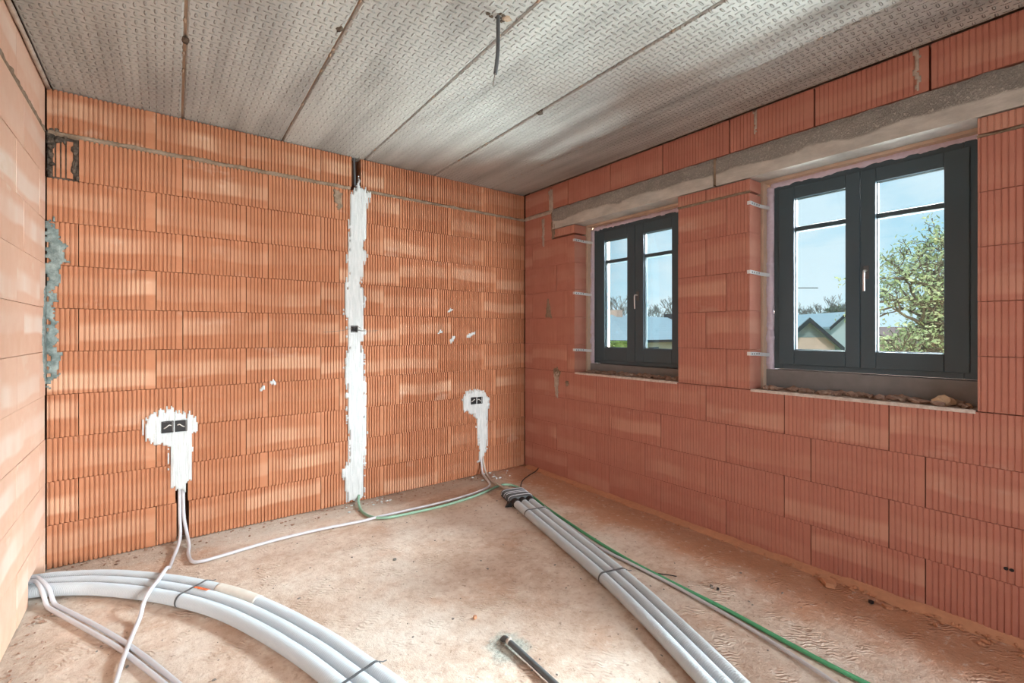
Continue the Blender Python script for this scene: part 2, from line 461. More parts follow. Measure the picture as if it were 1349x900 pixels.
for i in range(1, 6):
    mb = MB(); x0, x1 = ex(i, YA), ex(i, YB); w = 0.012
    mb.add([(x0 - w, YA, ZC + .016), (x0 + w, YA, ZC + .016), (x1 + w, YB, ZC + .016), (x1 - w, YB, ZC + .016),
            (x0 - w, YA, ZC + .05), (x0 + w, YA, ZC + .05), (x1 + w, YB, ZC + .05), (x1 - w, YB, ZC + .05)],
           [(3, 2, 1, 0), (4, 5, 6, 7), (0, 1, 5, 4), (1, 2, 6, 5), (2, 3, 7, 6), (3, 0, 4, 7)])
    # bits of filler hanging in the joint
    rr = random.Random(i)
    for k in range(7):
        y = rr.uniform(0.8, 3.5); xx = ex(i, y)
        lump(mb, (xx, y, ZC + 0.008), (0.007, rr.uniform(.01, .03), 0.009), k + i * 10)
    j = mb.build('joint_filler', M['joint'], ceil_o); stuff(j)
# mortar bead along the left edge of the ceiling
mb = MB(); path = [Vector((XL + 0.012 + 0.003 * noise.noise(Vector((0, k * .3, 1))), -1 + k * 0.1, ZC - 0.006)) for k in range(48)]
tube(mb, path, [0.011 + 0.003 * noise.noise(Vector((3, k * .7, 1))) for k in range(48)], 8)
mb.build('mortar_bead', M['mortar_pale'], ceil_o, True)

# ---------------------------------------------------------------- brick walls
PITCH = 0.0217
_cache = {}
def brick_mesh(w, h, d, kind, mat):
    key = (round(w, 3), round(h, 3), round(d, 3), kind)
    if key in _cache: return _cache[key]
    gd = {'deep': 0.013, 'shallow': 0.0034, 'flat': 0.0}[kind]; gw = 0.0085 if kind == 'deep' else 0.0065
    prof = [(-w / 2, 0.0)]
    if gd:
        full = w > 0.44
        x = -w / 2 + (0.020 if full else 0.006); end = w / 2 - (0.032 if full else 0.006)
        while x + gw + .0003 < end:
            prof += [(x, 0.0), (x + 0.0015, gd), (x + gw - 0.0015, gd), (x + gw, 0.0)]
            x += PITCH
    prof += [(w / 2, 0.0), (w / 2, d), (-w / 2, d)]
    n = len(prof)
    vs = [(x, y, -h / 2) for x, y in prof] + [(x, y, h / 2) for x, y in prof]
    fs = [(i, (i + 1) % n, (i + 1) % n + n, i + n) for i in range(n)] + [tuple(reversed(range(n))), tuple(range(n, 2 * n))]
    me = bpy.data.meshes.new('brick'); me.from_pydata(vs, [], fs); me.update(); me.materials.append(mat)
    _cache[key] = me
    return me
brng = random.Random(21)
def put_brick(wall, side, u0, u1, z0, z1, d, kind, mat, gap=0.005, name='brick', sink=0.0):
    w = u1 - u0 - gap; h = z1 - z0 - 0.0026
    if w < 0.012 or h < 0.012: return None
    o = bpy.data.objects.new(name, brick_mesh(w, h, d, kind, mat)); C.objects.link(o); o.parent = wall
    u = (u0 + u1) / 2; z = (z0 + z1) / 2; jy = brng.uniform(-0.0012, 0.0022) + sink; ja = brng.uniform(-0.004, 0.004) * min(1, 0.3 / w)
    if side == 'back': o.location = (u, D + jy, z); o.rotation_euler = (0, 0, ja)
    elif side == 'right': o.location = (R + jy, u, z); o.rotation_euler = (0, 0, -pi / 2 + ja)
    else: o.location = (XL - jy, u, z); o.rotation_euler = (0, 0, pi / 2 + ja)
    return o
def row_pieces(u0, u1, off, cuts=()):
    js = [off + 0.5 * k for k in range(-12, 20)]
    edges = [u0] + [j for j in js if u0 + 0.03 < j < u1 - 0.03] + [u1]
    out = []
    for a, b in zip(edges, edges[1:]):
        segs = [(a, b)]
        for c0, c1 in cuts:
            nxt = []
            for s0, s1 in segs:
                if c1 <= s0 or c0 >= s1: nxt.append((s0, s1)); continue
                if s0 < c0: nxt.append((s0, c0))
                if c1 < s1: nxt.append((c1, s1))
            segs = nxt
        out += segs
    return out
COURSE = 0.249

def joint_mortar(wall, side, u0, u1, z0, z1, mat, proud=0.006, name='mortar_joint'):
    """a rough bead of bed mortar along a course"""
    n = max(4, int((u1 - u0) / 0.014)); mb = MB(); rows = 5
    for i in range(n + 1):
        u = u0 + (u1 - u0) * i / n
        e0 = 0.007 * noise.noise(Vector((u * 17, 1, z0))); e1 = 0.008 * noise.noise(Vector((u * 19, 5, z0)))
        for k in range(rows):
            f = k / (rows - 1); z = (z0 + e0) + (z1 + e1 - z0 - e0) * f
            p = -0.012 if k in (0, rows - 1) else proud + 0.006 * noise.noise(Vector((u * 30, f * 3, z0 * 9)))
            if side == 'back': mb.v.append((u, D - p, z))
            elif side == 'right': mb.v.append((R - p, u, z))
            else: mb.v.append((XL + p, u, z))
    for i in range(n):
        for k in range(rows - 1):
            a = i * rows + k
            q = (a, a + rows, a + rows + 1, a + 1)
            mb.f.append(q if side == 'back' else tuple(reversed(q)))
    return mb.build(name, mat, wall, True)

# --- back wall
wall_back = structure(MB().box(XL - 0.2, R + 0.2, D + 0.10, D + 0.22, -0.02, ZC + 0.1).build('wall_back', M['core']), 'back wall of ribbed orange clay blocks')
for r in range(11):
    z0, z1 = r * COURSE, (r + 1) * COURSE
    if r == 10: z0, z1 = 2.513, 2.752
    off = 0.115 if r % 2 else -0.023
    cuts = []
    if r == 0: cuts.append((0.084, 0.146))
    if r == 1: cuts.append((0.078, 0.140))
    if r == 10: cuts.append((1.212, 1.284))
    if r == 9: cuts.append((XL, -0.385))
    for a, b in row_pieces(XL + 0.003, R - 0.001, off, cuts):
        put_brick(wall_back, 'back', a, b, z0, z1, 0.095, 'deep', M['brick_back'])
joint_mortar(wall_back, 'back', XL + 0.01, 1.20, 2.484, 2.520, M['mortar'])
joint_mortar(wall_back, 'back', 1.33, R - 0.005, 2.485, 2.516, M['mortar'])
# small cut block bedded in dark mortar at the top left corner
put_brick(wall_back, 'back', -0.497, -0.408, 2.252, 2.470, 0.09, 'deep', M['brick_back'], sink=0.012)
mb = MB().box(XL + 0.004, -0.387, D + 0.022, D + 0.094, 2.243, 2.488)
for k in range(46):
    e = k % 4
    if e == 0: u, z = random.uniform(-0.515, -0.492), random.uniform(2.24, 2.53)
    elif e == 1: u, z = random.uniform(-0.411, -0.391), random.uniform(2.25, 2.48)
    elif e == 2: u, z = random.uniform(-0.515, -0.40), random.uniform(2.455, 2.495)
    else: u, z = random.uniform(-0.515, -0.47), random.uniform(2.44, 2.53)
    lump(mb, (u, D + 0.006, z), (random.uniform(.008, .016), .012, random.uniform(.012, .026)), k)
mb.build('mortar_bed', M['mortar_dark'], wall_back)
# dark slot cheeks stay open; the core behind is dark

def smear(name, poly, mat, wall, side='back', t=0.004, step=0.008, jag=0.012, holes=(), parent=None, seed=0, rough=0.003, vjag=0.03):
    """an irregular skin of mortar or plaster following an outline in wall coordinates (u, z), with real thickness"""
    us = [p[0] for p in poly]; zs = [p[1] for p in poly]
    u0, u1, z0, z1 = min(us) - .03, max(us) + .03, min(zs) - .04, max(zs) + .04
    nu = int((u1 - u0) / step) + 1; nz_ = int((z1 - z0) / (step * 1.25)) + 1
    def on(i, k):
        u = u0 + (i + .5) * step; z = z0 + (k + .5) * step * 1.25
        for h in holes:
            if h[0] < u < h[1] and h[2] < z < h[3]: return False
        u2 = u + jag * noise.noise(Vector((seed, z * 34, 1.5))) + jag * .5 * noise.noise(Vector((u * 60, z * 60, seed)))
        z2 = z + vjag * noise.noise(Vector((u * 95, z * 4, 7.3 + seed)))
        if not inside(poly, u2, z2): return False
        if name.startswith('plaster_') and jag > 0.009 and (u / PITCH + 40) % 1 < 0.30:     # ragged edge: the skin bridges the grooves only further in
            return inside(poly, u2 - .016, z2) and inside(poly, u2 + .016, z2) and inside(poly, u2, z2 + .02)
        return noise.noise(Vector((u * 38, z * 17, seed + 3))) > -0.62 or (inside(poly, u2 - .03, z2) and inside(poly, u2 + .03, z2))
    mask = {(i, k) for i in range(nu) for k in range(nz_) if on(i, k)}
    mb = MB(); vid = {}
    def vert(i, k, top):
        key = (i, k, top)
        if key not in vid:
            u = u0 + i * step; z = z0 + k * step * 1.25
            nb = sum(((i + a, k + b) in mask) for a in (-1, 0) for b in (-1, 0))
            p = -0.006 if not top else (t * (0.35 + 0.65 * (nb / 4)) + rough * noise.noise(Vector((u * 42, z * 9, seed))) + rough * .6 * noise.noise(Vector((u * 110, z * 60, seed))))
            if side == 'back': co = (u, D - p, z)
            elif side == 'right': co = (R - p, u, z)
            else: co = (XL + p, u, z)
            vid[key] = len(mb.v); mb.v.append(co)
        return vid[key]
    flip = side != 'back'
    def face(q): mb.f.append(tuple(reversed(q)) if flip else tuple(q))
    for i, k in mask:
        face((vert(i, k, 1), vert(i + 1, k, 1), vert(i + 1, k + 1, 1), vert(i, k + 1, 1)))
        for di, dk, a, b in ((-1, 0, (0, 1), (0, 0)), (1, 0, (1, 0), (1, 1)), (0, -1, (0, 0), (1, 0)), (0, 1, (1, 1), (0, 1))):
            if (i + di, k + dk) not in mask:
                face((vert(i + a[0], k + a[1], 0), vert(i + b[0], k + b[1], 0), vert(i + b[0], k + b[1], 1), vert(i + a[0], k + a[1], 1)))
    return mb.build(name, mat, parent, True)

smear('mortar_smear', [(1.074, 2.477), (1.144, 2.448), (1.132, 2.327), (1.097, 2.321), (1.08, 2.395)], M['mortar'], None, parent=wall_back, seed=2)
smear('mortar_smear', [(XL + .004, 2.02), (-0.49, 1.98), (-0.465, 1.93), (-0.435, 1.85), (-0.46, 1.70), (-0.490, 1.52), (-0.476, 1.36), (-0.458, 1.214), (-0.490, 1.085), (XL + .004, 1.03)],
      M['mortar_blue'], None, parent=wall_back, seed=4, t=0.008, jag=0.030, rough=.005)
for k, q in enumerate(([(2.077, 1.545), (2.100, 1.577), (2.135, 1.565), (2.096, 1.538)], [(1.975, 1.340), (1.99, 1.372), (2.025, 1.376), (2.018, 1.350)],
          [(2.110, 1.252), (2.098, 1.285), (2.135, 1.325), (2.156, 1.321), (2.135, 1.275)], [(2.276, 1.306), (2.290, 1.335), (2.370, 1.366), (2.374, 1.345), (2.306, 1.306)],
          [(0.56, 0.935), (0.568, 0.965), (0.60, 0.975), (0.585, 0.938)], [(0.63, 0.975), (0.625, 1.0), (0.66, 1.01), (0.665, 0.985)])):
    smear('plaster_dab', q, M['plaster'], None, parent=wall_back, seed=20 + k, t=0.002, jag=0.004, vjag=0.01, rough=0.001)  # thin raised white spots on the back wall

# --- right wall with two openings
OPEN = {1: (1.942, 2.988), 2: (0.405, 1.428)}
SILL, HEAD = 0.985, 2.335
def slab_with_openings(mb, x0, x1, ya, yb, za, zb, ops):
    ys = sorted({ya, yb, *[y for o in ops for y in o[:2]]})
    for a, b in zip(ys, ys[1:]):
        o = next((o for o in ops if o[0] <= a and b <= o[1]), None)
        if o is None: mb.box(x0, x1, a, b, za, zb)
        else: mb.box(x0, x1, a, b, za, o[2]); mb.box(x0, x1, a, b, o[3], zb)
    return mb
rw = slab_with_openings(MB(), R + 0.152, R + 0.30, YF - 1.7, D + 0.22, -0.02, ZC + 0.2, [(a, b, SILL - 0.01, HEAD + 0.01) for a, b in OPEN.values()])
wall_right = structure(rw.build('wall_right', M['insulation']), 'window wall of ribbed red clay blocks under concrete lintels')
slab_with_openings(MB(), R + 0.30, R + 0.42, YF - 1.7, D + 0.22, -1.8, ZC + 0.5,
                   [(2.0, 2.942, 1.082, 2.286), (0.43, 1.377, 1.126, 2.296)]).build('outer_leaf', M['shell'], wall_right)
Y0R = YF + 0.02
for r in range(10):
    z0, z1 = r * COURSE, (r + 1) * COURSE
    off = 0.226 if r % 2 else 0.084
    spans = [(Y0R, D - 0.006)]
    if 4 <= r <= 8: spans = [(Y0R, OPEN[2][0]), (OPEN[2][1], OPEN[1][0]), (OPEN[1][1], D - 0.006)]
    if r == 9: spans = [(3.287, D - 0.006)]
    for s0, s1 in spans:
        for a, b in row_pieces(s0, s1, off):
            if b - a < 0.03: continue
            zt = z1 if r != 3 else SILL + 0.006
            zb = z0 if r != 4 else SILL + 0.008
            put_brick(wall_right, 'right', a, b, zb, zt, 0.148, 'shallow', M['brick_right'])
for a, b in ((Y0R, OPEN[2][0]), (OPEN[2][1], OPEN[1][0]), (OPEN[1][1], 3.262)):   # cut course under the lintels
    for p, q in row_pieces(a, b, 0.226):
        if q - p > 0.03: put_brick(wall_right, 'right', p, q, 2.256, HEAD - 0.004, 0.148, 'shallow', M['brick_right'])
js = [Y0R, -0.43, 0.067, 0.567, 1.066, 1.561, 2.069, 2.572, 3.076, 3.30, D - 0.006]
for a, b in zip(js, js[1:]):
    put_brick(wall_right, 'right', a + 0.002, b - 0.002, 2.530, 2.752, 0.148, 'shallow', M['brick_right'], gap=0.006)
joint_mortar(wall_right, 'right', OPEN[2][1], OPEN[1][0], 2.238, 2.260, M['mortar'], 0.004)
joint_mortar(wall_right, 'right', Y0R, OPEN[2][0], 2.240, 2.258, M['mortar'], 0.001)
joint_mortar(wall_right, 'right', 3.29, D - 0.01, 2.484, 2.534, M['mortar_pale'], 0.004)
def lintel(y0, y1, seed):
    mb = MB(); n = int((y1 - y0) / 0.03); zs = [2.337, 2.36, 2.40, 2.44, 2.47, 2.50, 2.525]
    for i in range(n + 1):
        y = y0 + (y1 - y0) * i / n
        ring = [(R + 0.148, y, zs[0])]
        for k, z in enumerate(zs):
            p = 0.004 + 0.005 * noise.noise(Vector((y * 9, z * 20, seed))) * (1.6 if k > 3 else 0.5) - (0.006 if k == 6 else 0)
            zz = z + (0.008 * noise.noise(Vector((y * 12, 2, seed))) if k == 6 else 0)
            ring.append((R - p, y, zz))
        ring.append((R + 0.148, y, 2.527))
        mb.v += ring
    m = len(zs) + 2
    for i in range(n):
        for k in range(m):
            a = i * m + k; b = i * m + (k + 1) % m
            mb.f.append((a, b, b + m, a + m))
    mb.f.append(tuple(reversed(range(m)))); mb.f.append(tuple(range(n * m, n * m + m)))
    o = mb.build('lintel', M['lintel'], wall_right)
    bm = bmesh.new(); bm.from_mesh(o.data); bmesh.ops.recalc_face_normals(bm, faces=bm.faces); bm.to_mesh(o.data); bm.free()
    return o
lintel(1.672, 3.284, 1.0); lintel(Y0R, 1.652, 5.0)
MB().box(R - 0.001, R + 0.14, 1.653, 1.671, 2.345, 2.522).build('mortar_joint', M['mortar'], wall_right)
for k, (q, mt) in enumerate((([(3.348, 1.685), (3.326, 1.618), (3.293, 1.5), (3.381, 1.503), (3.365, 1.6)], 'mortar'), ([(3.265, 0.996), (3.198, 0.986), (3.208, 0.743), (3.24, 0.739)], 'mortar_pale'),
                    ([(3.110, 0.90), (3.075, 0.91), (3.06, 0.87), (3.10, 0.86)], 'mortar'), ([(3.335, 2.715), (3.285, 2.72), (3.275, 2.50), (3.33, 2.50)], 'mortar_pale'),
                    ([(3.437, 2.46), (3.395, 2.46), (3.403, 2.19), (3.428, 2.19)], 'mortar_pale'), ([(3.30, 2.50), (3.25, 2.50), (3.258, 2.26), (3.295, 2.24)], 'mortar'),
                    ([(0.630, 2.752), (0.610, 2.752), (0.606, 2.545), (0.622, 2.545)], 'mortar_pale'), ([(1.405, 2.752), (1.385, 2.752), (1.388, 2.60), (1.40, 2.60)], 'mortar_pale'), ([(3.27, 1.00), (3.22, 1.03), (3.17, 0.98), (3.20, 0.92), (3.25, 0.93)], 'mortar'))):
    smear('mortar_smear', q, M[mt], None, side='right', parent=wall_right, seed=40 + k, t=0.003, jag=0.008, vjag=0.02)
# two drilled holes low on the wall
for y in (0.3135, 0.296):
    mb = MB(); ring = [(R - 0.0035, y + 0.0075 * cos(a * pi / 6), 0.312 + 0.007 * sin(a * pi / 6)) for a in range(12)]
    back = [(R + 0.02, p[1], p[2]) for p in ring]
    mb.add(ring + back, [tuple(range(12)), *[(i, i + 12, (i + 1) % 12 + 12, (i + 1) % 12) for i in range(12)]])
    mb.build('drill_hole', M['black'], wall_right)
# reveals lined with insulation, sill blocking and a pale strip painting sunlight on the front sill edges
for n, (a, b) in OPEN.items():
    MB().box(R + 0.153, R + 0.215, b - 0.014, b - 0.0005, SILL, HEAD).build('reveal_board', M['insulation'], wall_right, False, 0.002)
    MB().box(R + 0.153, R + 0.215, a + 0.0005, a + 0.014, SILL, HEAD).build('reveal_board', M['insulation'], wall_right, False, 0.002)
    MB().box(R + 0.153, R + 0.215, a + 0.015, b - 0.015, HEAD - 0.014, HEAD + 0.004).build('reveal_board', M['insulation'], wall_right, False, 0.002)
    MB().box(R + 0.19, R + 0.28, a + 0.01, b - 0.01, SILL - 0.002, (1.072 if n == 1 else 1.116)).build('sill_beam', M['timber'], wall_right, False, 0.004)
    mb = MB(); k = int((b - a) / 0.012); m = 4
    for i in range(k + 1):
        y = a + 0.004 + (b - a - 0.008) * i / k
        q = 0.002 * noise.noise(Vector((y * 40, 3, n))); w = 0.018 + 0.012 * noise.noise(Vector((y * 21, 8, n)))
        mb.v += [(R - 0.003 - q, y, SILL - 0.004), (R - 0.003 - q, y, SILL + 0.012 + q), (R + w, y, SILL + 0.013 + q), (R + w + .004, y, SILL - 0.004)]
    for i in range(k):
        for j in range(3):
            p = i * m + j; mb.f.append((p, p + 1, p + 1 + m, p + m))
    mb.build('sunlit_sill_edge', M['sill_sunlit'], wall_right)

# --- left wall
wall_left = structure(MB().box(XL - 0.25, XL - 0.14, YF - 1.7, D + 0.1, 0.14, ZC + 0.1).build('wall_left', M['core']), 'left wall of smooth pale orange clay blocks')
for r in range(11):
    z0, z1 = r * COURSE, (r + 1) * COURSE
    if r == 10: z0, z1 = 2.513, 2.752
    off = 0.19 if r % 2 else 0.05
    for a, b in row_pieces(YF + 0.02, D - 0.012, off):
        if r == 0 and b > 3.27 and a < 3.62:
            if a < 3.27: put_brick(wall_left, 'left', a, 3.27, z0, z1, 0.13, 'flat', M['brick_left'])
            put_brick(wall_left, 'left', max(a, 3.27), min(b, 3.66), 0.118, z1, 0.13, 'flat', M['brick_left'])
            if b > 3.66: put_brick(wall_left, 'left', 3.66, b, z0, z1, 0.13, 'flat', M['brick_left'])
            continue
        put_brick(wall_left, 'left', a, b, z0, z1, 0.13, 'flat', M['brick_left'], gap=0.003)
joint_mortar(wall_left, 'left', YF + 0.05, D - 0.02, 2.487, 2.518, M['mortar'], 0.003)
smear('mortar_smear', [(3.705, 1.62), (3.66, 1.60), (3.655, 1.45), (3.62, 1.33), (3.64, 1.18), (3.68, 1.08), (3.705, 1.05)], M['mortar_blue'], None, side='left', parent=wall_left, seed=6, t=0.006, jag=0.02)

# --- wall behind the camera, with the wide opening the rear lamps shine through
front = MB()
front.box(XL - 0.25, -0.20, YF - 0.14, YF, -0.02, ZC + 0.1); front.box(2.50, R + 0.3, YF - 0.14, YF, -0.02, ZC + 0.1)
front.box(-0.20, 2.50, YF - 0.14, YF, 2.20, ZC + 0.1)
structure(front.build('wall_front', M['shell']), 'bare wall with the wide doorway')

# ---------------------------------------------------------------- windows
def ring_frame(mb, x0, x1, y0, y1, z0, z1, wl, wr, wb, wt):
    """y0/wr on the low-y side, y1/wl on the high-y side"""
    mb.box(x0, x1, y1 - wl, y1, z0, z1); mb.box(x0, x1, y0, y0 + wr, z0, z1)
    mb.box(x0, x1, y0 + wr, y1 - wl, z0, z0 + wb); mb.box(x0, x1, y0 + wr, y1 - wl, z1 - wt, z1)
    return mb
def foam_bead(path, parent, r0=0.022):
    pts = catmull(path, 0.012)
    rs = [r0 * (1 + 0.35 * noise.noise(p * 26) + 0.25 * noise.noise(p * 70)) for p in pts]
    rs[0] *= .5; rs[-1] *= .5
    return tube(MB(), pts, rs, 10).build('foam_bead', M['foam'], parent, True)
def make_window(n, y0, y1, z0, z1, gl, gr, gz0, gz1, zm, strap_z, label):
    w = structure(empty('window_%d' % n, (R + 0.24, (y0 + y1) / 2, z0)), label)
    base = Matrix.Translation(-Vector(w.location))
    def B(mb, name, mat, parent=w, **k):
        o = mb.build(name, mat, parent, **k)
        if parent is w: o.data.transform(base)
        else: o.data.transform(base)
        return o
    X = R + 0.20
    mid = (gl[0] + gr[1]) / 2
    B(ring_frame(MB(), X, X + 0.085, y0, y1, z0, z1, 0.052, 0.052, 0.052, 0.052), 'frame', M['anthracite'], bevel=0.003)
    for side, g, a, b in (('l', gl, mid + 0.0015, y1 - 0.030), ('r', gr, y0 + 0.030, mid - 0.0015)):
        s = B(ring_frame(MB(), X - 0.010, X + 0.044, a, b, z0 + 0.030, z1 - 0.030, b - g[1], g[0] - a, gz0 - z0 - 0.03, z1 - 0.03 - gz1), 'sash', M['anthracite'], bevel=0.004)
        bd = ring_frame(MB(), X + 0.010, X + 0.032, g[0] - 0.002, g[1] + 0.002, gz0 - 0.002, gz1 + 0.002, 0.007, 0.005, 0.006, 0.005)
        B(bd, 'glazing_bead', M['bead'], s)
        B(MB().box(X + 0.034, X + 0.038, g[0] - 0.004, g[1] + 0.004, gz0 - 0.004, gz1 + 0.004), 'pane', M['glass'], s)
        B(MB().box(X + 0.006, X + 0.033, g[0] - 0.001, g[1] + 0.001, zm - 0.014, zm + 0.014), 'muntin', M['anthracite'], s, bevel=0.004)
        B(MB().box(X + 0.0385, X + 0.050, g[0] - 0.001, g[1] + 0.001, zm - 0.014, zm + 0.014), 'muntin', M['anthracite'], s, bevel=0.004)
        if side == 'r':
            hy = mid - 0.030; hz = 1.70 if n == 2 else 1.665
            mb = MB().box(X - 0.018, X - 0.009, hy - 0.014, hy + 0.014, hz - 0.045, hz + 0.03)
            B(mb, 'handle_plate', M['dark_grey'], s, bevel=0.004)
            pts = [Vector((X - 0.012, hy, hz)), Vector((X - 0.045, hy, hz)), Vector((X - 0.055, hy, hz - 0.012)), Vector((X - 0.055, hy, hz - 0.06)), Vector((X - 0.052, hy, hz - 0.115))]
            B(tube(MB(), catmull(pts, 0.006), 0.0055, 10), 'handle', M['satin'], s, smooth=True)
    # foam in the gap round the frame, seen at the left jamb and the head
    def sh(pts): return [Vector(p) - Vector(w.location) for p in pts]
    o_b = OPEN[n][1]; gapy = (y1 + o_b) / 2
    foam_bead(sh([(X + 0.022, gapy - 0.006, z0 - 0.012), (X + 0.02, gapy, z0 + 0.05), (X + 0.02, gapy + 0.002, z0 + 0.5), (X + 0.022, gapy, z1 - 0.3), (X + 0.02, gapy - 0.002, z1 + 0.01)]), w, 0.031)
    foam_bead(sh([(X + 0.022, gapy - 0.03, z0 - 0.004), (X + 0.015, gapy - 0.002, z0 - 0.015), (X + 0.022, gapy, z0 + 0.05)]), w, 0.020)
    foam_bead(sh([(X + 0.022, gapy, z1 + 0.008), (X + 0.02, (y0 + y1) / 2, z1 + 0.012), (X + 0.022, y0 - 0.02, z1 + 0.010)]), w, 0.026)
    foam_bead(sh([(X + 0.03, y0 - 0.012, z0 + 0.02), (X + 0.03, y0 - 0.014, z1 - 0.5), (X + 0.03, y0 - 0.012, z1)]), w, 0.012)
    # galvanised fixing straps folded from the frame across the reveal and round the wall edge
    for z in strap_z:
        yj = o_b - 0.0035; mb = MB()
        path = [(R - 0.004, o_b + 0.016), (R - 0.004, yj), (R + 0.06, yj), (R + 0.12, yj - 0.006), (R + 0.165, o_b - 0.026), (X + 0.006, o_b - 0.036), (X + 0.05, y1 + 0.003)]
        dz = [0.0, 0.0, -0.002, -0.006, -0.010, -0.010, -0.010]
        hw, th = 0.0115, 0.002
        for i, (px, py) in enumerate(path):
            tx, ty = (path[min(i + 1, 6)][0] - path[max(i - 1, 0)][0], path[min(i + 1, 6)][1] - path[max(i - 1, 0)][1])
            L = math.hypot(tx, ty); nx, ny = ty / L * th, -tx / L * th
            for q, zz in ((0, -hw), (1, -hw), (1, hw), (0, hw)):
                mb.v.append((px - nx * q * -1 if False else px + nx * q, py + ny * q, z + dz[i] + zz))
        for i in range(6):
            for k in range(4):
                a = i * 4 + k; b = i * 4 + (k + 1) % 4
                mb.f.append((a, b, b + 4, a + 4))
        mb.f.append((0, 1, 2, 3)); mb.f.append((27, 26, 25, 24))
        st = B(mb, 'fixing_strap', M['steel'])
        st['label'] = 'galvanised perforated fixing strap'
        hl = MB()
        for hx in (R + 0.018, R + 0.045, R + 0.075, R + 0.10):
            c = [(hx + 0.0042 * cos(q * pi / 4), yj - 0.0028 - max(0, (hx - R - .06)) * .1, z - 0.002 + 0.0055 * sin(q * pi / 4)) for q in range(8)]
            hl.add(c + [(p[0], p[1] + 0.003, p[2]) for p in c], [tuple(range(8)), *[(q, q + 8, (q + 1) % 8 + 8, (q + 1) % 8) for q in range(8)]])
        B(hl, 'strap_hole', M['black'], st)['kind'] = 'stuff'
    return w
make_window(1, 1.995, 2.934, 1.078, 2.290, (2.553, 2.806), (2.120, 2.386), 1.222, 2.170, 1.985, (2.19, 1.711, 1.198), 'anthracite two-leaf window nearest the far corner')
make_window(2, 0.425, 1.369, 1.122, 2.300, (0.975, 1.248), (0.550, 0.832), 1.246, 2.192, 2.003, (2.176, 1.739, 1.220), 'anthracite two-leaf window further right with the leafy tree outside')

# ---------------------------------------------------------------- plaster, sockets and conduits on the back wall
PA = [(-0.09, 0.813), (-0.03, 0.851), (0.047, 0.876), (0.074, 0.867), (0.1, 0.838), (0.182, 0.816), (0.199, 0.754), (0.188, 0.702), (0.158, 0.679), (0.165, 0.558), (0.165, 0.384), (0.137, 0.378), (0.130, 0.32), (0.076, 0.323), (0.047, 0.381), (0.037, 0.565), (0.037, 0.623), (-0.02, 0.638), (-0.085, 0.679), (-0.095, 0.738)]
PB = [(2.232, 0.749), (2.257, 0.797), (2.357, 0.818), (2.469, 0.795), (2.53, 0.724), (2.534, 0.636), (2.516, 0.549), (2.516, 0.271), (2.495, 0.201), (2.486, 0.158), (2.417, 0.119), (2.399, 0.129), (2.417, 0.184), (2.417, 0.242), (2.391, 0.361), (2.382, 0.535), (2.34, 0.59), (2.248, 0.614), (2.232, 0.679)]
PSL = [(1.215, 2.505), (1.199, 2.441), (1.194, 2.336), (1.18, 2.212), (1.177, 2.021), (1.163, 1.967), (1.177, 1.847), (1.163, 1.708), (1.143, 1.499), (1.168, 1.465), (1.172, 1.223), (1.152, 1.064), (1.161, 0.944), (1.171, 0.803), (1.161, 0.704), (1.181, 0.522), (1.181, 0.341), (1.132, 0.27), (1.142, 0.189), (1.161, 0.105), (1.171, 0.012)]
PSR = [(1.246, 2.52), (1.264, 2.594), (1.272, 2.525), (1.371, 2.499), (1.362, 2.444), (1.335, 2.359), (1.326, 2.233), (1.326, 2.126), (1.299, 2.052), (1.339, 1.967), (1.308, 1.893), (1.29, 1.75), (1.326, 1.61), (1.299, 1.468), (1.321, 1.344), (1.282, 1.241), (1.323, 1.158), (1.313, 1.056), (1.329, 0.891), (1.323, 0.687), (1.334, 0.48), (1.323, 0.359), (1.309, 0.198), (1.313, 0.033), (1.261, 0.012)]
BXA = ((0.006, 0.063, 0.715, 0.783), (0.076, 0.135, 0.715, 0.781))
BXB = ((2.320, 2.377, 0.682, 0.742), (2.391, 2.446, 0.680, 0.739))
BXM = ((1.203, 1.252, 1.358, 1.406),)
tag(smear('plaster_patch', PA, M['plaster'], None, t=0.011, holes=BXA, seed=1, jag=0.010, rough=0.0035), 'white plaster patch with dripping edges around the left-hand socket box on the brick wall', 'plaster')
tag(smear('plaster_patch', PB, M['plaster'], None, t=0.011, holes=BXB, seed=11, jag=0.010, rough=0.0035), 'smaller white plaster patch around the socket box near the far corner', 'plaster')
tag(smear('plaster_strip', PSL + PSR[::-1], M['plaster'], None, t=0.012, holes=BXM, seed=8, jag=0.012, rough=0.0035), 'tall ragged white plaster strip filling the vertical wall chase from ceiling to floor', 'plaster')

def junction_box(rects, label, curls=True):
    x = sum((r[0] + r[1]) / 2 for r in rects) / len(rects); z = sum((r[2] + r[3]) / 2 for r in rects) / len(rects)
    t = tag(empty('junction_box', (x, D, z)), label, 'junction box')
    for q, (a, b, c, d) in enumerate(rects):
        a, b, c, d = a - x, b - x, c - z, d - z
        mb = ring_frame_xz(a - .003, b + .003, c - .003, d + .003, 0.0045, -0.0125, 0.004)
        mb.box(a, b, -0.0040, 0.003, c, d)
        mb.build('cup', M['black'], t)
        if curls:
            cx, cz, sgn = (a + b) / 2, (c + d) / 2, (-1 if q else 1)
            pts = [Vector((cx - sgn * .018, -0.002, cz - .010)), Vector((cx - sgn * .006, -0.009, cz - 0.002)), Vector((cx + sgn * .008, -0.010, cz + .010)), Vector((cx + sgn * .019, -0.006, cz + .006))]
            tube(MB(), catmull(pts, 0.004), 0.0032, 8).build('wire_end', M['copper'], t, True)
    return t
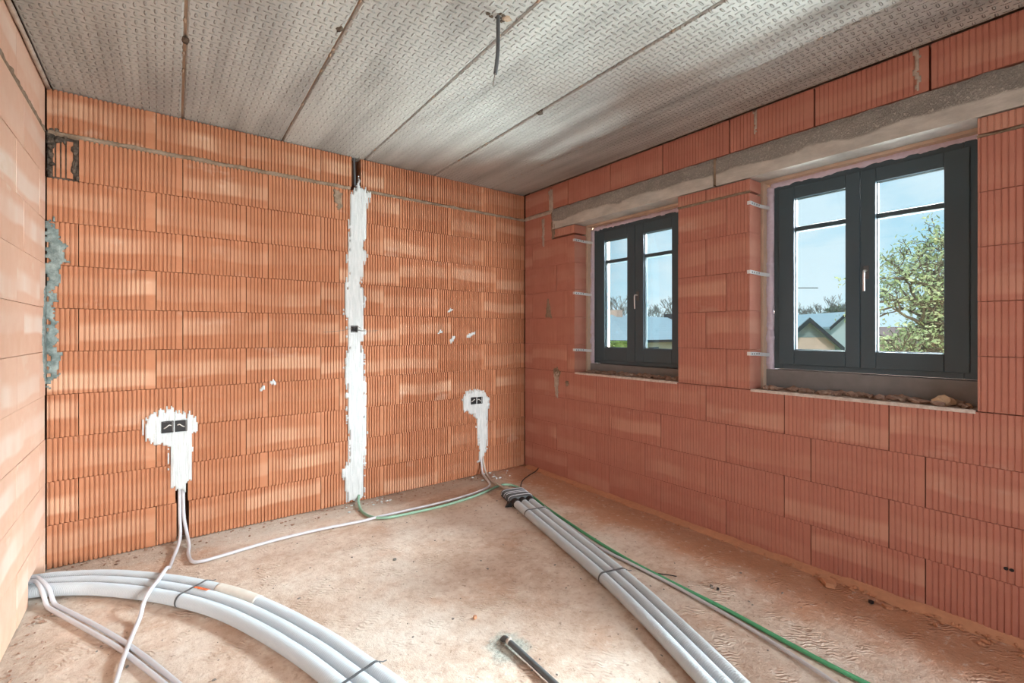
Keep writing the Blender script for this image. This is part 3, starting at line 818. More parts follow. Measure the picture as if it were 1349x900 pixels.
def ring_frame_xz(x0, x1, z0, z1, w, ya, yb):
    mb = MB(); mb.box(x0, x0 + w, ya, yb, z0, z1); mb.box(x1 - w, x1, ya, yb, z0, z1)
    mb.box(x0 + w, x1 - w, ya, yb, z0, z0 + w); mb.box(x0 + w, x1 - w, ya, yb, z1 - w, z1); return mb
junction_box(BXA, 'black double socket box in the left-hand plaster patch')
junction_box(BXB, 'black double socket box in the plaster patch near the far corner')
jm = junction_box(BXM, 'small black wall box halfway up the white plaster strip with thin wires sticking out', False)
jx, jz = jm.location.x, jm.location.z
for pts in ([(-.005, -.004, 0), (-.03, -.022, .002), (-.10, -.03, -.012), (-.235, -.022, -.026)], [(.005, -.004, -.004), (.04, -.026, -.008), (.10, -.04, -.014), (.19, -.036, -.010)],
            [(.005, -.006, .002), (.03, -.03, -.012), (.09, -.05, -.022), (.165, -.055, -.020)], [(0, -.004, .006), (.01, -.02, .022), (.03, -.03, .016), (.05, -.035, .004)]):
    tube(MB(), catmull([Vector(p) for p in pts], 0.008), 0.0016, 6).build('thin_wire', M['wire'], jm, True)
lump(lump(MB(), (0.0, -0.012, 0.002), (.016, .010, .016), 3), (0.014, -0.016, -0.008), (.014, .008, .012), 5).build('wire_knot', M['black'], jm)
tag(cable('conduit', [(1.236, D + 0.03, 2.80), (1.236, D + 0.018, 2.70), (1.239, D + 0.014, 2.60), (1.240, D + 0.012, 2.53)], 0.0095, M['dark_grey']), 'short grey conduit in the dark slot at the top of the plaster strip', 'conduit')

# ---------------------------------------------------------------- ducts on the floor
def offset_path(edge, offs, z):
    P = catmull([(x, y, 0) for x, y in edge], 0.03); out = []
    for i, p in enumerate(P):
        t = (P[min(i + 1, len(P) - 1)] - P[max(i - 1, 0)]).normalized(); nrm = Vector((-t.y, t.x, 0))
        out.append(p + nrm * offs + Vector((0, 0, z)))
    return out
def duct(path, r, label, group):
    pts = catmull(path, 0.0024)
    rs = [r if (i % 4) < 2 else r - 0.0032 for i in range(len(pts))]
    o = tube(MB(), pts, rs, 20).build('corrugated_duct', M['pipe'], None, True)
    return tag(o, label, 'duct', group)
def tie_band(P, i, r, s, n, side, label, group, lo):
    """flat tie round n ducts lying side by side; P is the centre line of the first"""
    t = (P[i + 1] - P[i - 1]).normalized(); nrm = Vector((-t.y, t.x, 0)); c = P[i]
    R_ = r + 0.0016; sec = []
    for k in range(13):
        a = pi / 2 + pi * k / 12; sec.append((cos(a) * R_, sin(a) * R_))
    for j in range(n):                       # underside
        sec.append((j * s, -R_))
    for k in range(13):
        a = -pi / 2 + pi * k / 12; sec.append(((n - 1) * s + cos(a) * R_, sin(a) * R_))
    for j in range(n - 1, 0, -1):            # top: dip between ducts
        for k in range(1, 6):
            a = k / 6; x = j * s - a * s
            d = min(a, 1 - a) * s; zz = R_ * (1 - 0.06 * sin(pi * a)); sec.append((x, zz + 0.0006))
        sec.append(((j - 1) * s, R_))
    mb = MB(); m = len(sec); hw = 0.0058; th = 0.0018
    for (q, e) in ((-hw, 0), (hw, 0), (hw, th), (-hw, th)):
        for x, z in sec:
            rx = x; rz = z
            l = math.hypot(z, 1e-9); mb.v.append(tuple(c + t * q + nrm * (side * rx) + Vector((0, 0, z + (th if e and z > 0 else 0)))))
    for a in range(4):
        b = (a + 1) % 4
        for k in range(m):
            k2 = (k + 1) % m; mb.f.append((a * m + k, a * m + k2, b * m + k2, b * m + k))
    end = c + nrm * (side * (n - 1) * s)
    mb2 = MB(); tube(mb2, [end + Vector((0, 0, r + .003)), end + nrm * side * r * .8 + Vector((0, 0, r * .75)), end + nrm * side * (r + .012) + Vector((0, 0, r * .35)), end + nrm * side * (r + .03) + Vector((0, 0, r * .25))], 0.002, 6)
    o = mb.build('cable_tie', M['tie'], None)
    tl = mb2.build('tail', M['tie'], o)
    bm = bmesh.new(); bm.from_mesh(o.data); bmesh.ops.recalc_face_normals(bm, faces=bm.faces); bm.to_mesh(o.data); bm.free()
    return tag(o, label, 'cable tie', group)

# left bundle: leaves the left wall and curves towards the viewer
LE = [(-0.66, 3.395), (-0.53, 3.352), (-0.452, 3.312), (-0.298, 3.206), (-0.117, 3.028), (0.05, 2.825), (0.208, 2.578), (0.34, 2.293), (0.446, 2.006), (0.507, 1.80), (0.575, 1.55), (0.64, 1.25), (0.69, 0.95)]
RL, SL = 0.031, 0.0635
LP = [offset_path(LE, 0.015 + SL * k, RL + 0.001) for k in range(3)]
for k, lb in enumerate(('grey corrugated duct nearest the viewer in the bundle curving from the left wall', 'middle grey corrugated duct of the bundle curving from the left wall',
                        'taped grey corrugated duct at the rear of the bundle curving from the left wall')):
    duct(LP[k], RL, lb, 'grey ducts curving from the left wall')
def nearest(P, x, y): return min(range(1, len(P) - 1), key=lambda i: (P[i].x - x) ** 2 + (P[i].y - y) ** 2)
tie_band(LP[0], nearest(LP[0], 0.065, 2.80), RL, SL, 3, 1, 'dark tie round the left-wall ducts beside the orange mark', 'cable ties on the ducts', 0)
tie_band(LP[0], nearest(LP[0], 0.545, 1.72), RL, SL, 3, 1, 'dark tie round the left-wall ducts at the bottom edge of the photo', 'cable ties on the ducts', 0)
# dirty tape wrapped round the rear duct, with an orange marking
P = LP[2]; i0, i1 = nearest(P, 0.23, 2.81), nearest(P, 0.40, 2.55)
pts = catmull(P[i0:i1 + 1], 0.012)
tp = tube(MB(), pts, [RL + 0.0022 + 0.0012 * noise.noise(p * 60) for p in pts], 20).build('tape_wrap', M['tape'], None, True)
tag(tp, 'dirty white tape wrapped round the rear duct of the left-wall bundle', 'tape')
P1 = LP[1]; a0 = nearest(P1, 0.16, 2.835); pts = catmull(P1[a0 - 1:a0 + 3], 0.008)
ov = MB(); sides = 7
for i, p in enumerate(pts):
    t = (pts[min(i + 1, len(pts) - 1)] - pts[max(i - 1, 0)]).normalized(); nrm = Vector((-t.y, t.x, 0))
    for k in range(sides):
        a = rad(48 + 8 * k + 5 * noise.noise(Vector((i * .9, k * .2, 1)))); q = RL + 0.0012
        ov.v.append(tuple(p + nrm * (q * cos(a)) + Vector((0, 0, q * sin(a)))))
for i in range(len(pts) - 1):
    for k in range(sides - 1):
        if noise.noise(Vector((i * .6, k * .5, 2))) > -0.25:
            a = i * sides + k; ov.f.append((a, a + 1, a + sides + 1, a + sides))
om = ov.build('orange_mark', M['orange'], None, True)
sm = om.modifiers.new('solid', 'SOLIDIFY'); sm.thickness = 0.0012; sm.offset = 1
tag(om, 'small orange tape scrap on the middle left-wall duct', 'tape')

# right bundle: runs from the ribbed connector towards the viewer
RE = [(2.18, 2.861), (2.12, 2.628), (2.01, 2.19), (1.881, 1.691), (1.765, 1.335), (1.635, 0.986), (1.49, 0.62), (1.36, 0.32)]
RR, SR = 0.029, 0.0605
RP = [offset_path(RE, 0.019 + SR * k, RR + 0.001) for k in range(3)]
for k, lb in enumerate(('left duct of the straight grey bundle leaving the ribbed connector', 'middle duct of the straight grey bundle leaving the ribbed connector',
                        'right duct of the straight grey bundle leaving the ribbed connector, beside the green conduit')):
    duct(RP[k], RR, lb, 'grey ducts leaving the ribbed connector')
tie_band(RP[0], nearest(RP[0], 2.14, 2.63), RR, SR, 3, 1, 'dark tie round the straight ducts close to the ribbed connector', 'cable ties on the ducts', 0)
tie_band(RP[0], nearest(RP[0], 1.90, 1.70), RR, SR, 3, 1, 'dark tie round the straight ducts halfway along the bundle', 'cable ties on the ducts', 0)
# connector
d = Vector((-0.25, -0.968, 0)).normalized(); nrm = Vector((-d.y, d.x, 0)); o0 = RP[0][0] + Vector((0, 0, -RR))
cn = tag(empty('duct_connector', tuple(o0 + nrm * SR)), 'ribbed dark grey connector with black collars at the head of the straight ducts', 'connector')
def loc(p): return Vector(p) - Vector(cn.location)
mb = MB(); n = 23; m = 20
for i in range(n):
    c = o0 - d * (0.012 + 0.205 * i / (n - 1)) + nrm * SR + Vector((0, 0, 0.036))
    k_ = 1.0 if i % 2 else 0.93
    if i in (0, n - 1): k_ *= 0.9
    for k in range(m):
        a = 2 * pi * k / m; ca, sa = cos(a), sin(a)
        px = 0.102 * (abs(ca) ** 0.55) * (1 if ca > 0 else -1); pz = 0.034 * (abs(sa) ** 0.6) * (1 if sa > 0 else -1)
        mb.v.append(tuple(loc(c + nrm * (px * k_) + Vector((0, 0, pz * k_)))))
for i in range(n - 1):
    for k in range(m):
        a = i * m + k; b = i * m + (k + 1) % m; mb.f.append((a, a + m, b + m, b))
mb.f.append(tuple(range(m))); mb.f.append(tuple(reversed(range((n - 1) * m, n * m))))
body = mb.build('body', M['dark_grey'], cn)
bm = bmesh.new(); bm.from_mesh(body.data); bmesh.ops.recalc_face_normals(bm, faces=bm.faces); bm.to_mesh(body.data); bm.free()
for k in range(3):
    c = o0 + nrm * (SR * k) + Vector((0, 0, RR))
    tube(MB(), [loc(c - d * 0.022), loc(c - d * 0.02), loc(c + d * 0.036), loc(c + d * 0.038)], [RR + .001, RR + .0055, RR + .0055, RR + .001], 18).build('collar', M['black'], cn)
for k, (s, mt) in enumerate(((0.045, 'conduit'), (0.075, 'tie'), (0.105, 'conduit'), (0.135, 'conduit'), (0.165, 'tie'), (0.19, 'conduit'))):
    c = o0 - d * s + nrm * SR + Vector((0, 0, 0.036)); pts = []
    for q in range(11):
        a = pi * q / 10; ca, sa = cos(a), sin(a)
        pts.append(loc(c + nrm * (0.104 * (abs(ca) ** 0.55) * (1 if ca > 0 else -1)) + Vector((0, 0, 0.0365 * sa ** 0.6))))
    tube(MB(), pts, 0.0022, 6).build('band', M[mt], cn)
mb = MB(); fx = o0 - d * 0.03 - nrm * 0.03
pl = [loc(fx + nrm * a + d * b + Vector((0, 0, z))) for a, b, z in ((-.055, .02, .001), (.0, .035, .001), (.0, -.07, .001), (-.01, .02, .04), (.0, .03, .045), (.0, -.06, .05))]
mb.add(pl, [(2, 1, 0), (3, 4, 5), (0, 1, 4, 3), (1, 2, 5, 4), (2, 0, 3, 5)]); mb.build('foot_flap', M['black'], cn)

# ---------------------------------------------------------------- conduits and cables
def couplings(o, pts, r, mat):
    for p, q in pts:
        p, q = Vector(p), Vector(q); tube(MB(), [p, p.lerp(q, .5), q], r, 10).build('coupling', mat, o, True)
cA = cable('conduit', [(0.098, D + 0.02, 0.36), (0.098, D + 0.012, 0.30), (0.099, D + 0.004, 0.16), (0.101, D - 0.03, 0.06), (0.088, 3.58, 0.022), (0.060, 3.42, 0.012), (0.040, 3.27, 0.022),
             (0.032, 3.185, 0.055), (0.022, 3.12, 0.078), (-0.012, 3.00, 0.078), (-0.045, 2.90, 0.077), (-0.066, 2.835, 0.055), (-0.078, 2.775, 0.020), (-0.099, 2.667, 0.011), (-0.121, 2.474, 0.023), (-0.138, 2.332, 0.011), (-0.17, 2.08, 0.011)], 0.0095, M['conduit'])
tag(cA, 'grey conduit from the left-hand plaster patch crossing over the curved ducts', 'conduit')
cB = cable('conduit', [(0.118, D + 0.02, 0.36), (0.118, D + 0.012, 0.30), (0.121, D + 0.0, 0.15), (0.136, 3.66, 0.05), (0.142, 3.54, 0.014), (0.134, 3.43, 0.010), (0.146, 3.305, 0.010), (0.195, 3.27, 0.010), (0.324, 3.283, 0.010), (0.58, 3.316, 0.010),
             (0.859, 3.312, 0.010), (1.133, 3.279, 0.010), (1.272, 3.277, 0.012), (1.623, 3.258, 0.012), (1.892, 3.262, 0.010), (2.12, 3.29, 0.010), (2.28, 3.35, 0.010), (2.345, 3.44, 0.012), (2.40, 3.62, 0.035), (2.432, 3.69, 0.12), (2.437, D + 0.004, 0.2)], 0.0095, M['conduit'])
tag(cB, 'long grey conduit along the back wall linking the two plaster patches', 'conduit')
cB2 = cable('conduit', [(2.457, D + 0.004, 0.2), (2.455, 3.69, 0.11), (2.437, 3.62, 0.035), (2.40, 3.50, 0.012), (2.37, 3.40, 0.012), (2.358, 3.335, 0.028), (2.36, 3.25, 0.016), (2.365, 3.14, 0.016), (2.372, 3.04, 0.03)], 0.0095, M['conduit_dusty'])
tag(cB2, 'dusty conduit from the far socket patch to the ribbed connector', 'conduit')
g1 = cable('conduit', [(1.265, D - 0.012, 0.05), (1.235, 3.62, 0.018), (1.205, 3.45, 0.010), (1.225, 3.31, 0.010), (1.30, 3.235, 0.010), (1.421, 3.212, 0.010), (1.716, 3.190, 0.010), (2.008, 3.214, 0.010), (2.25, 3.275, 0.010), (2.341, 3.303, 0.010), (2.44, 3.30, 0.010),
             (2.475, 3.19, 0.010), (2.455, 3.058, 0.010)], 0.0095, M['green_pale'])
tag(g1, 'dusty green conduit from the foot of the plaster strip to the ribbed connector', 'conduit')
g2 = cable('conduit', [(2.455, 3.058, 0.0105), (2.41, 2.86, 0.0105), (2.349, 2.630, 0.0105), (2.243, 2.076, 0.0105), (2.199, 1.737, 0.0105), (2.189, 1.444, 0.0105), (2.184, 1.151, 0.0105), (2.164, 0.902, 0.0105), (2.153, 0.725, 0.0105), (2.152, 0.598, 0.0105), (2.15, 0.2, 0.0105)], 0.0098, M['green'])
tag(g2, 'bright green conduit running beside the straight ducts towards the viewer', 'conduit')
g3 = cable('conduit', [(2.36, 2.70, 0.010), (2.30, 2.52, 0.010), (2.222, 2.161, 0.010), (2.185, 1.945, 0.010), (2.178, 1.651, 0.010), (2.169, 1.398, 0.010), (2.144, 1.129, 0.010), (2.112, 0.911, 0.010), (2.06, 0.668, 0.010), (1.98, 0.3, 0.010)], 0.0085, M['conduit'])
tag(g3, 'grey conduit between the straight ducts and the bright green conduit', 'conduit')
pA = cable('conduit', [(-0.66, 3.42, 0.075), (-0.53, 3.375, 0.082), (-0.495, 3.315, 0.082), (-0.468, 3.245, 0.062), (-0.452, 3.205, 0.025), (-0.440, 3.175, 0.011), (-0.419, 3.130, 0.011), (-0.281, 2.860, 0.011), (-0.16, 2.617, 0.011), (-0.078, 2.429, 0.011), (0.008, 2.22, 0.011), (0.10, 1.98, 0.011)], 0.0095, M['conduit'])
tag(pA, 'grey conduit nearer the left wall in the pair sloping off the curved ducts', 'conduit')
pB = cable('conduit', [(-0.66, 3.46, 0.080), (-0.53, 3.41, 0.088), (-0.485, 3.335, 0.086), (-0.448, 3.265, 0.064), (-0.428, 3.215, 0.025), (-0.415, 3.185, 0.011), (-0.39, 3.135, 0.011), (-0.255, 2.880, 0.011), (-0.135, 2.635, 0.011), (-0.045, 2.430, 0.011), (0.042, 2.21, 0.011), (0.135, 1.97, 0.011)], 0.0095, M['conduit'])
tag(pB, 'grey conduit farther from the left wall in the pair sloping off the curved ducts', 'conduit')
tag(cable('cable', [(2.958, 3.475, 0.018), (2.88, 3.43, 0.012), (2.76, 3.385, 0.006), (2.62, 3.30, 0.006), (2.50, 3.17, 0.006), (2.455, 3.06, 0.026)], 0.0045, M['black'], None, 0.015, 8), 'thin black cable curling from the far corner to the ribbed connector', 'cable')
sp = tag(empty('floor_pipe', (1.20, 1.62, 0)), 'dark grey pipe stub coming out of greenish mortar in the floor', 'pipe')
P = [Vector(p) - Vector((1.20, 1.62, 0)) for p in ((1.203, 1.668, -0.03), (1.203, 1.655, -0.002), (1.202, 1.635, 0.014), (1.200, 1.60, 0.017), (1.200, 1.45, 0.015), (1.197, 1.30, 0.015), (1.195, 1.05, 0.015))]
tube(MB(), catmull(P, 0.015), 0.0125, 12).build('tube', M['dark_grey'], sp, True)
P = [Vector(p) - Vector((1.20, 1.62, 0)) for p in ((1.201, 1.612, 0.0172), (1.2005, 1.604, 0.0172), (1.200, 1.596, 0.0172))]
tube(MB(), P, 0.0142, 12).build('collar', M['conduit_dusty'], sp, True)
# ceiling conduit
cc = tag(empty('ceiling_conduit', (1.190, 1.672, ZC)), 'dark grey conduit hanging from a hole in the ceiling with a bare wire end', 'conduit')
P = [Vector(p) for p in ((0.004, 0.0, 0.03), (0.0, 0.0, -0.02), (-0.004, -0.006, -0.10), (-0.016, -0.018, -0.19), (-0.040, -0.036, -0.285))]
tube(MB(), catmull(P, 0.012), 0.0085, 10).build('tube', M['dark_grey'], cc, True)
tube(MB(), catmull([Vector((-0.040, -0.036, -0.28)), Vector((-0.052, -0.042, -0.315)), Vector((-0.060, -0.046, -0.35))], 0.008), 0.0022, 6).build('wire', M['wire'], cc, True)
mb = MB()
for k in range(14):
    a = random.uniform(0, 2 * pi); r = random.uniform(0.012, 0.05)
    lump(mb, (r * cos(a) * 1.1, r * sin(a) * .6, 0.0), (random.uniform(.006, .014), random.uniform(.006, .012), .004), k)
stuff(mb.build('broken_rim', M['mortar_dark'], cc))
lump(lump(MB(), (0.040, -0.010, 0.0), (.021, .020, .006), 2, 1, 2), (0.03, -0.004, -0.002), (.012, .012, .006), 6).build('plug', M['joint'], cc)
for (x, y, s) in ((1.93, 2.25, .022), (0.096, 2.72, .02), (0.66, 2.19, .016)):
    o = lump(MB(), (0, 0, 0), (s, s * 1.6, .008), x, 1, 2).build('joint_gap', M['mortar_dark'], ceil_o); o.location = (x, y, ZC + 0.004)

# ---------------------------------------------------------------- rubble, chips and crumbs
def chip(name, loc_, size, mat, label, cat='brick chip', rot=0.0, seed=1, flat=False, group=None):
    mb = MB()
    if flat:
        rr = random.Random(seed); n = 5 + seed % 2; top = []
        ang = sorted(rr.uniform(0, 2 * pi) for _ in range(n)) if n > 6 else [2 * pi * k / n + rr.uniform(-.35, .35) for k in range(n)]
        base = [(cos(a) * size[0] * rr.uniform(.8, 1.1), sin(a) * size[1] * rr.uniform(.8, 1.1)) for a in ang]
        h = size[2]
        vs = [(x, y, 0) for x, y in base] + [(x * .93, y * .93, h * rr.uniform(.8, 1.2)) for x, y in base]
        mb.add(vs, [tuple(reversed(range(n))), tuple(range(n, 2 * n))] + [(i, (i + 1) % n, (i + 1) % n + n, i + n) for i in range(n)])
    else:
        lump(mb, (0, 0, size[2] * .8), size, seed, 1, 2, .45)
    o = mb.build(name, mat, None); o.location = loc_; o.rotation_euler = (0, 0, rot)
    return tag(o, label, cat, group)
chip('brick_chip', (2.86, 0.955, 0.0), (0.052, 0.040, 0.020), M['chip'], 'flat square clay chip lying at the foot of the window wall', rot=0.6, seed=4, flat=True)
chip('brick_chip', (2.845, 0.70, 0.0), (0.030, 0.014, 0.012), M['chip'], 'thin clay sliver next to the black crumb by the window wall', rot=1.5, seed=8, flat=True)
chip('plastic_scrap', (2.835, 0.765, 0.0), (0.016, 0.013, 0.010), M['black'], 'small black scrap on the dust by the window wall', 'scrap', 0.4, 3, True)
chip('plastic_scrap', (2.338, 1.290, 0.0), (0.012, 0.008, 0.008), M['black'], 'small black scrap on the floor right of the green conduit', 'scrap', 0.2, 5, True)
chip('brick_chip', (2.335, 1.325, 0.0), (0.012, 0.010, 0.009), M['wire'], 'small brown chip beside the black scrap right of the green conduit', rot=1.0, seed=6, flat=True)
chip('brick_chip', (1.109, 2.619, 0.0), (0.014, 0.010, 0.009), M['wire'], 'dark chip alone in the middle of the screed', rot=.3, seed=7, flat=True)
chip('brick_chip', (1.186, 1.855, 0.0), (0.011, 0.011, 0.010), M['chip'], 'orange crumb just behind the floor pipe stub', rot=.3, seed=9, flat=True)
tag(cable('wire_offcut', [(2.215, 1.572, 0.006), (2.232, 1.55, 0.006), (2.255, 1.52, 0.006), (2.27, 1.49, 0.007)], 0.003, M['black'], None, 0.008, 6), 'short black wire offcut beside the green conduit', 'wire')
cr = random.Random(5)
mb = MB()   # crumbs swept against the window wall
for k in range(330):
    y = cr.uniform(0.15, 3.6); x = R - 0.012 - abs(cr.gauss(0, 0.05)); s = cr.uniform(0.002, 0.0085) * (1.35 if y < 1.2 else 1)
    lump(mb, (x, y, s * .5), (s * cr.uniform(.8, 1.8), s * cr.uniform(.8, 1.8), s * .7), k, 1, 1)
tag(stuff(mb.build('brick_crumbs', M['chip'], None)), 'brick crumbs swept along the foot of the window wall', 'crumbs')
mb = MB()
for k in range(240):
    if cr.random() < .6: x = cr.uniform(XL + .05, 2.6); y = D - 0.01 - abs(cr.gauss(0, 0.09))
    else: x = XL + 0.02 + abs(cr.gauss(0, .06)); y = cr.uniform(1.8, 3.3)
    s = cr.uniform(0.002, 0.0075)
    lump(mb, (x, y, s * .5), (s * cr.uniform(.8, 1.8), s * cr.uniform(.8, 1.8), s * .7), k, 1, 1)
tag(stuff(mb.build('mortar_crumbs', M['rubble'], None)), 'grey mortar crumbs along the foot of the back and left walls', 'crumbs')
mb = MB()
for k in range(170):
    x = cr.uniform(-0.3, 2.6); y = cr.uniform(0.9, 3.3); s = cr.uniform(0.0015, 0.005)
    lump(mb, (x, y, s * .4), (s * cr.uniform(.8, 1.9), s * cr.uniform(.8, 1.9), s * .6), k, 1, 1)
tag(stuff(mb.build('floor_grit', M['wire'], None)), 'dark grit scattered over the open screed', 'grit')
mb = MB()
for k in range(34):
    x = cr.uniform(1.0, 1.5) if k < 18 else cr.uniform(2.3, 2.75); y = D - cr.uniform(0.02, 0.22); s = cr.uniform(0.004, 0.012)
    lump(mb, (x, y, s * .4), (s * 1.4, s, s * .6), k, 1, 1)
tag(stuff(mb.build('plaster_crumbs', M['plaster'], None)), 'white plaster crumbs below the plaster strip and far socket patch', 'crumbs')
# mound of dust along the window wall
mb = MB(); n = 90
for i in range(n + 1):
    y = 0.0 + 3.65 * i / n; w = 0.055 + 0.035 * noise.noise(Vector((y * 5, 0, 0))); h = 0.016 + 0.012 * noise.noise(Vector((y * 8, 3, 0))) + (0.010 if y < 0.9 else 0)
    mb.v += [(R + 0.004, y, h), (R - w * .5, y, h * .55), (R - w, y, -0.004)]
for i in range(n):
    for k in range(2):
        a = i * 3 + k; mb.f.append((a + 3, a + 4, a + 1, a))
tag(stuff(mb.build('dust_heap', M['chip'], None, True)), 'low heap of brick dust along the foot of the window wall', 'dust')
# sills
for n, (a, b) in OPEN.items():
    mb = MB()
    for k in range(120):
        y = cr.uniform(a + .03, b - .05); x = R + 0.185 - abs(cr.gauss(0, .055)); s = cr.uniform(.006, .022)
        if x < R + .03: continue
        if n == 2 and 0.47 < y < 0.58 and R + .07 < x < R + .16: continue
        lump(mb, (x, y, SILL + 0.012 + s * .35), (s * cr.uniform(.9, 2.2), s * cr.uniform(.9, 2.2), s * .8), k, 1, 1)
    mb.box(R + 0.02, R + 0.19, a + 0.005, b - 0.005, SILL - 0.004, SILL + 0.009)
    tag(stuff(mb.build('sill_rubble', M['rubble'], None)), 'brown rubble on the sill of the ' + ('window near the far corner' if n == 1 else 'right-hand window beside the beige stone'), 'rubble')
chip('stone', (R + 0.115, 0.535, SILL + 0.008), (0.032, 0.042, 0.028), M['chip_pale'], 'beige lump of broken brick on the right-hand window sill', 'stone', 0.4, 12)
chip('stone', (R + 0.105, 0.452, SILL + 0.008), (0.014, 0.018, 0.012), M['chip_pale'], 'small beige crumb right of the beige lump on the sill', 'stone', 0.4, 15)
chip('stone', (R + 0.10, 0.620, SILL + 0.008), (0.022, 0.034, 0.012), M['rubble'], 'flat brown stone left of the beige lump on the sill', 'stone', 0.1, 17)

# ---------------------------------------------------------------- outdoors
GZ = -1.8
rv = Vector((0.797, -0.604, 0)); fv = Vector((0.604, 0.797, 0))     # across and along the view, used only to lay out the street
def at(px, depth, z): return rv * ((px - 674.5) / 610.6 * depth) + fv * depth + Vector((0, 0, z))
t = NT('lawn', 0.95, 0.1); t.color(t.mix(t.noise(t.obj(), 0.8, 5), (0.13, 0.19, 0.06), (0.24, 0.29, 0.11)))
structure(MB().add([(R + 0.42, -60, GZ), (160, -60, GZ), (160, 160, GZ), (R + 0.42, 160, GZ)], [(0, 1, 2, 3)]).build('ground', t.m), 'grass outside the house')
def tiles(name, a, b, sc=9):
    t = NT(name, 0.55, 0.35); x, y, z = t.sep(t.obj())
    f = t.math('FRACT', t.math('MULTIPLY', z, sc)); n = t.noise(t.obj(), 1.2, 3)
    t.color(t.mix(t.smooth(f, 0.0, 0.16), tuple(c * .72 for c in a), t.mix(n, a, b))); return t.m
M['roof_blue'] = tiles('blue_grey_tiles', (0.34, 0.46, 0.52), (0.42, 0.54, 0.60))
M['roof_red'] = tiles('red_grey_tiles', (0.30, 0.20, 0.19), (0.36, 0.25, 0.23))
M['slate'] = tiles('slate_cladding', (0.24, 0.30, 0.31), (0.32, 0.38, 0.39), 5)
M['cream'] = plain('cream_render', (0.62, 0.53, 0.38), 0.9)
M['pink_brick'] = plain('far_brick', (0.74, 0.52, 0.43), 0.9, 0.1, 0, 0.12, 3)
M['fascia'] = plain('dark_fascia', (0.035, 0.05, 0.06), 0.6)
M['white_wall'] = plain('pale_wall', (0.55, 0.62, 0.63), 0.9)
M['bark'] = plain('bark', (0.12, 0.105, 0.085), 0.9)
M['far_twig'] = plain('far_twigs', (0.20, 0.21, 0.20), 0.9)
def leafmat(name, a, b):
    t = NT(name, 0.7, 0.2); t.color(t.mix(t.smooth(t.noise(t.obj(), 5, 3), .35, .65), a, b)); return t.m
M['leaf'] = leafmat('spring_leaves', (0.22, 0.31, 0.15), (0.46, 0.54, 0.34))
M['hedge'] = leafmat('hedge_leaves', (0.14, 0.28, 0.07), (0.30, 0.42, 0.14))
M['evergreen'] = leafmat('evergreen_leaves', (0.05, 0.10, 0.06), (0.12, 0.18, 0.11))

# bungalow with a hipped roof, beyond the far window
hb = tag(empty('bungalow', tuple(at(827, 33, GZ))), 'bungalow with blue-grey hipped roof seen through the window near the corner', 'house')
e1 = (rv + fv) * 0.7071; n1 = (fv - rv) * 0.7071; O = Vector(hb.location); O.z = 0
Lh, Wh, ez, rz = 26.0, 8.4, 0.81, 2.86
def hp(u, v, z): return e1 * u + n1 * v + Vector((0, 0, z - GZ))
ov_ = 0.3
c = [hp(-ov_, -ov_, ez), hp(Lh + ov_, -ov_, ez), hp(Lh + ov_, Wh + ov_, ez), hp(-ov_, Wh + ov_, ez), hp(4.2, 4.2, rz), hp(Lh - 4.2, 4.2, rz)]
MB().add(c, [(0, 1, 5, 4), (1, 2, 5), (2, 3, 4, 5), (3, 0, 4), (3, 2, 1, 0)]).build('roof', M['roof_blue'], hb)
def prism(u0, u1, v0, v1, z0, z1):
    q = [hp(u0, v0, z0), hp(u1, v0, z0), hp(u1, v1, z0), hp(u0, v1, z0), hp(u0, v0, z1), hp(u1, v0, z1), hp(u1, v1, z1), hp(u0, v1, z1)]
    return MB().add(q, [(3, 2, 1, 0), (4, 5, 6, 7), (0, 1, 5, 4), (1, 2, 6, 5), (2, 3, 7, 6), (3, 0, 4, 7)])
prism(0, Lh, 0, Wh, GZ, ez - 0.15).build('wall', M['cream'], hb)
prism(-ov_, Lh + ov_, -ov_, Wh + ov_, ez - 0.20, ez - 0.005).build('fascia', M['fascia'], hb)
prism(4.6, 5.5, 3.8, 4.5, rz - 0.3, rz + 0.42).build('chimney', M['pink_brick'], hb)
prism(14.5, 15.6, 3.8, 4.6, rz - 0.3, rz + 0.35).build('chimney', M['fascia'], hb)
for u in (3, 9, 15):
    prism(u, u + 1.5, -0.04, 0.02, -0.9, 0.25).build('window', M['fascia'], hb)

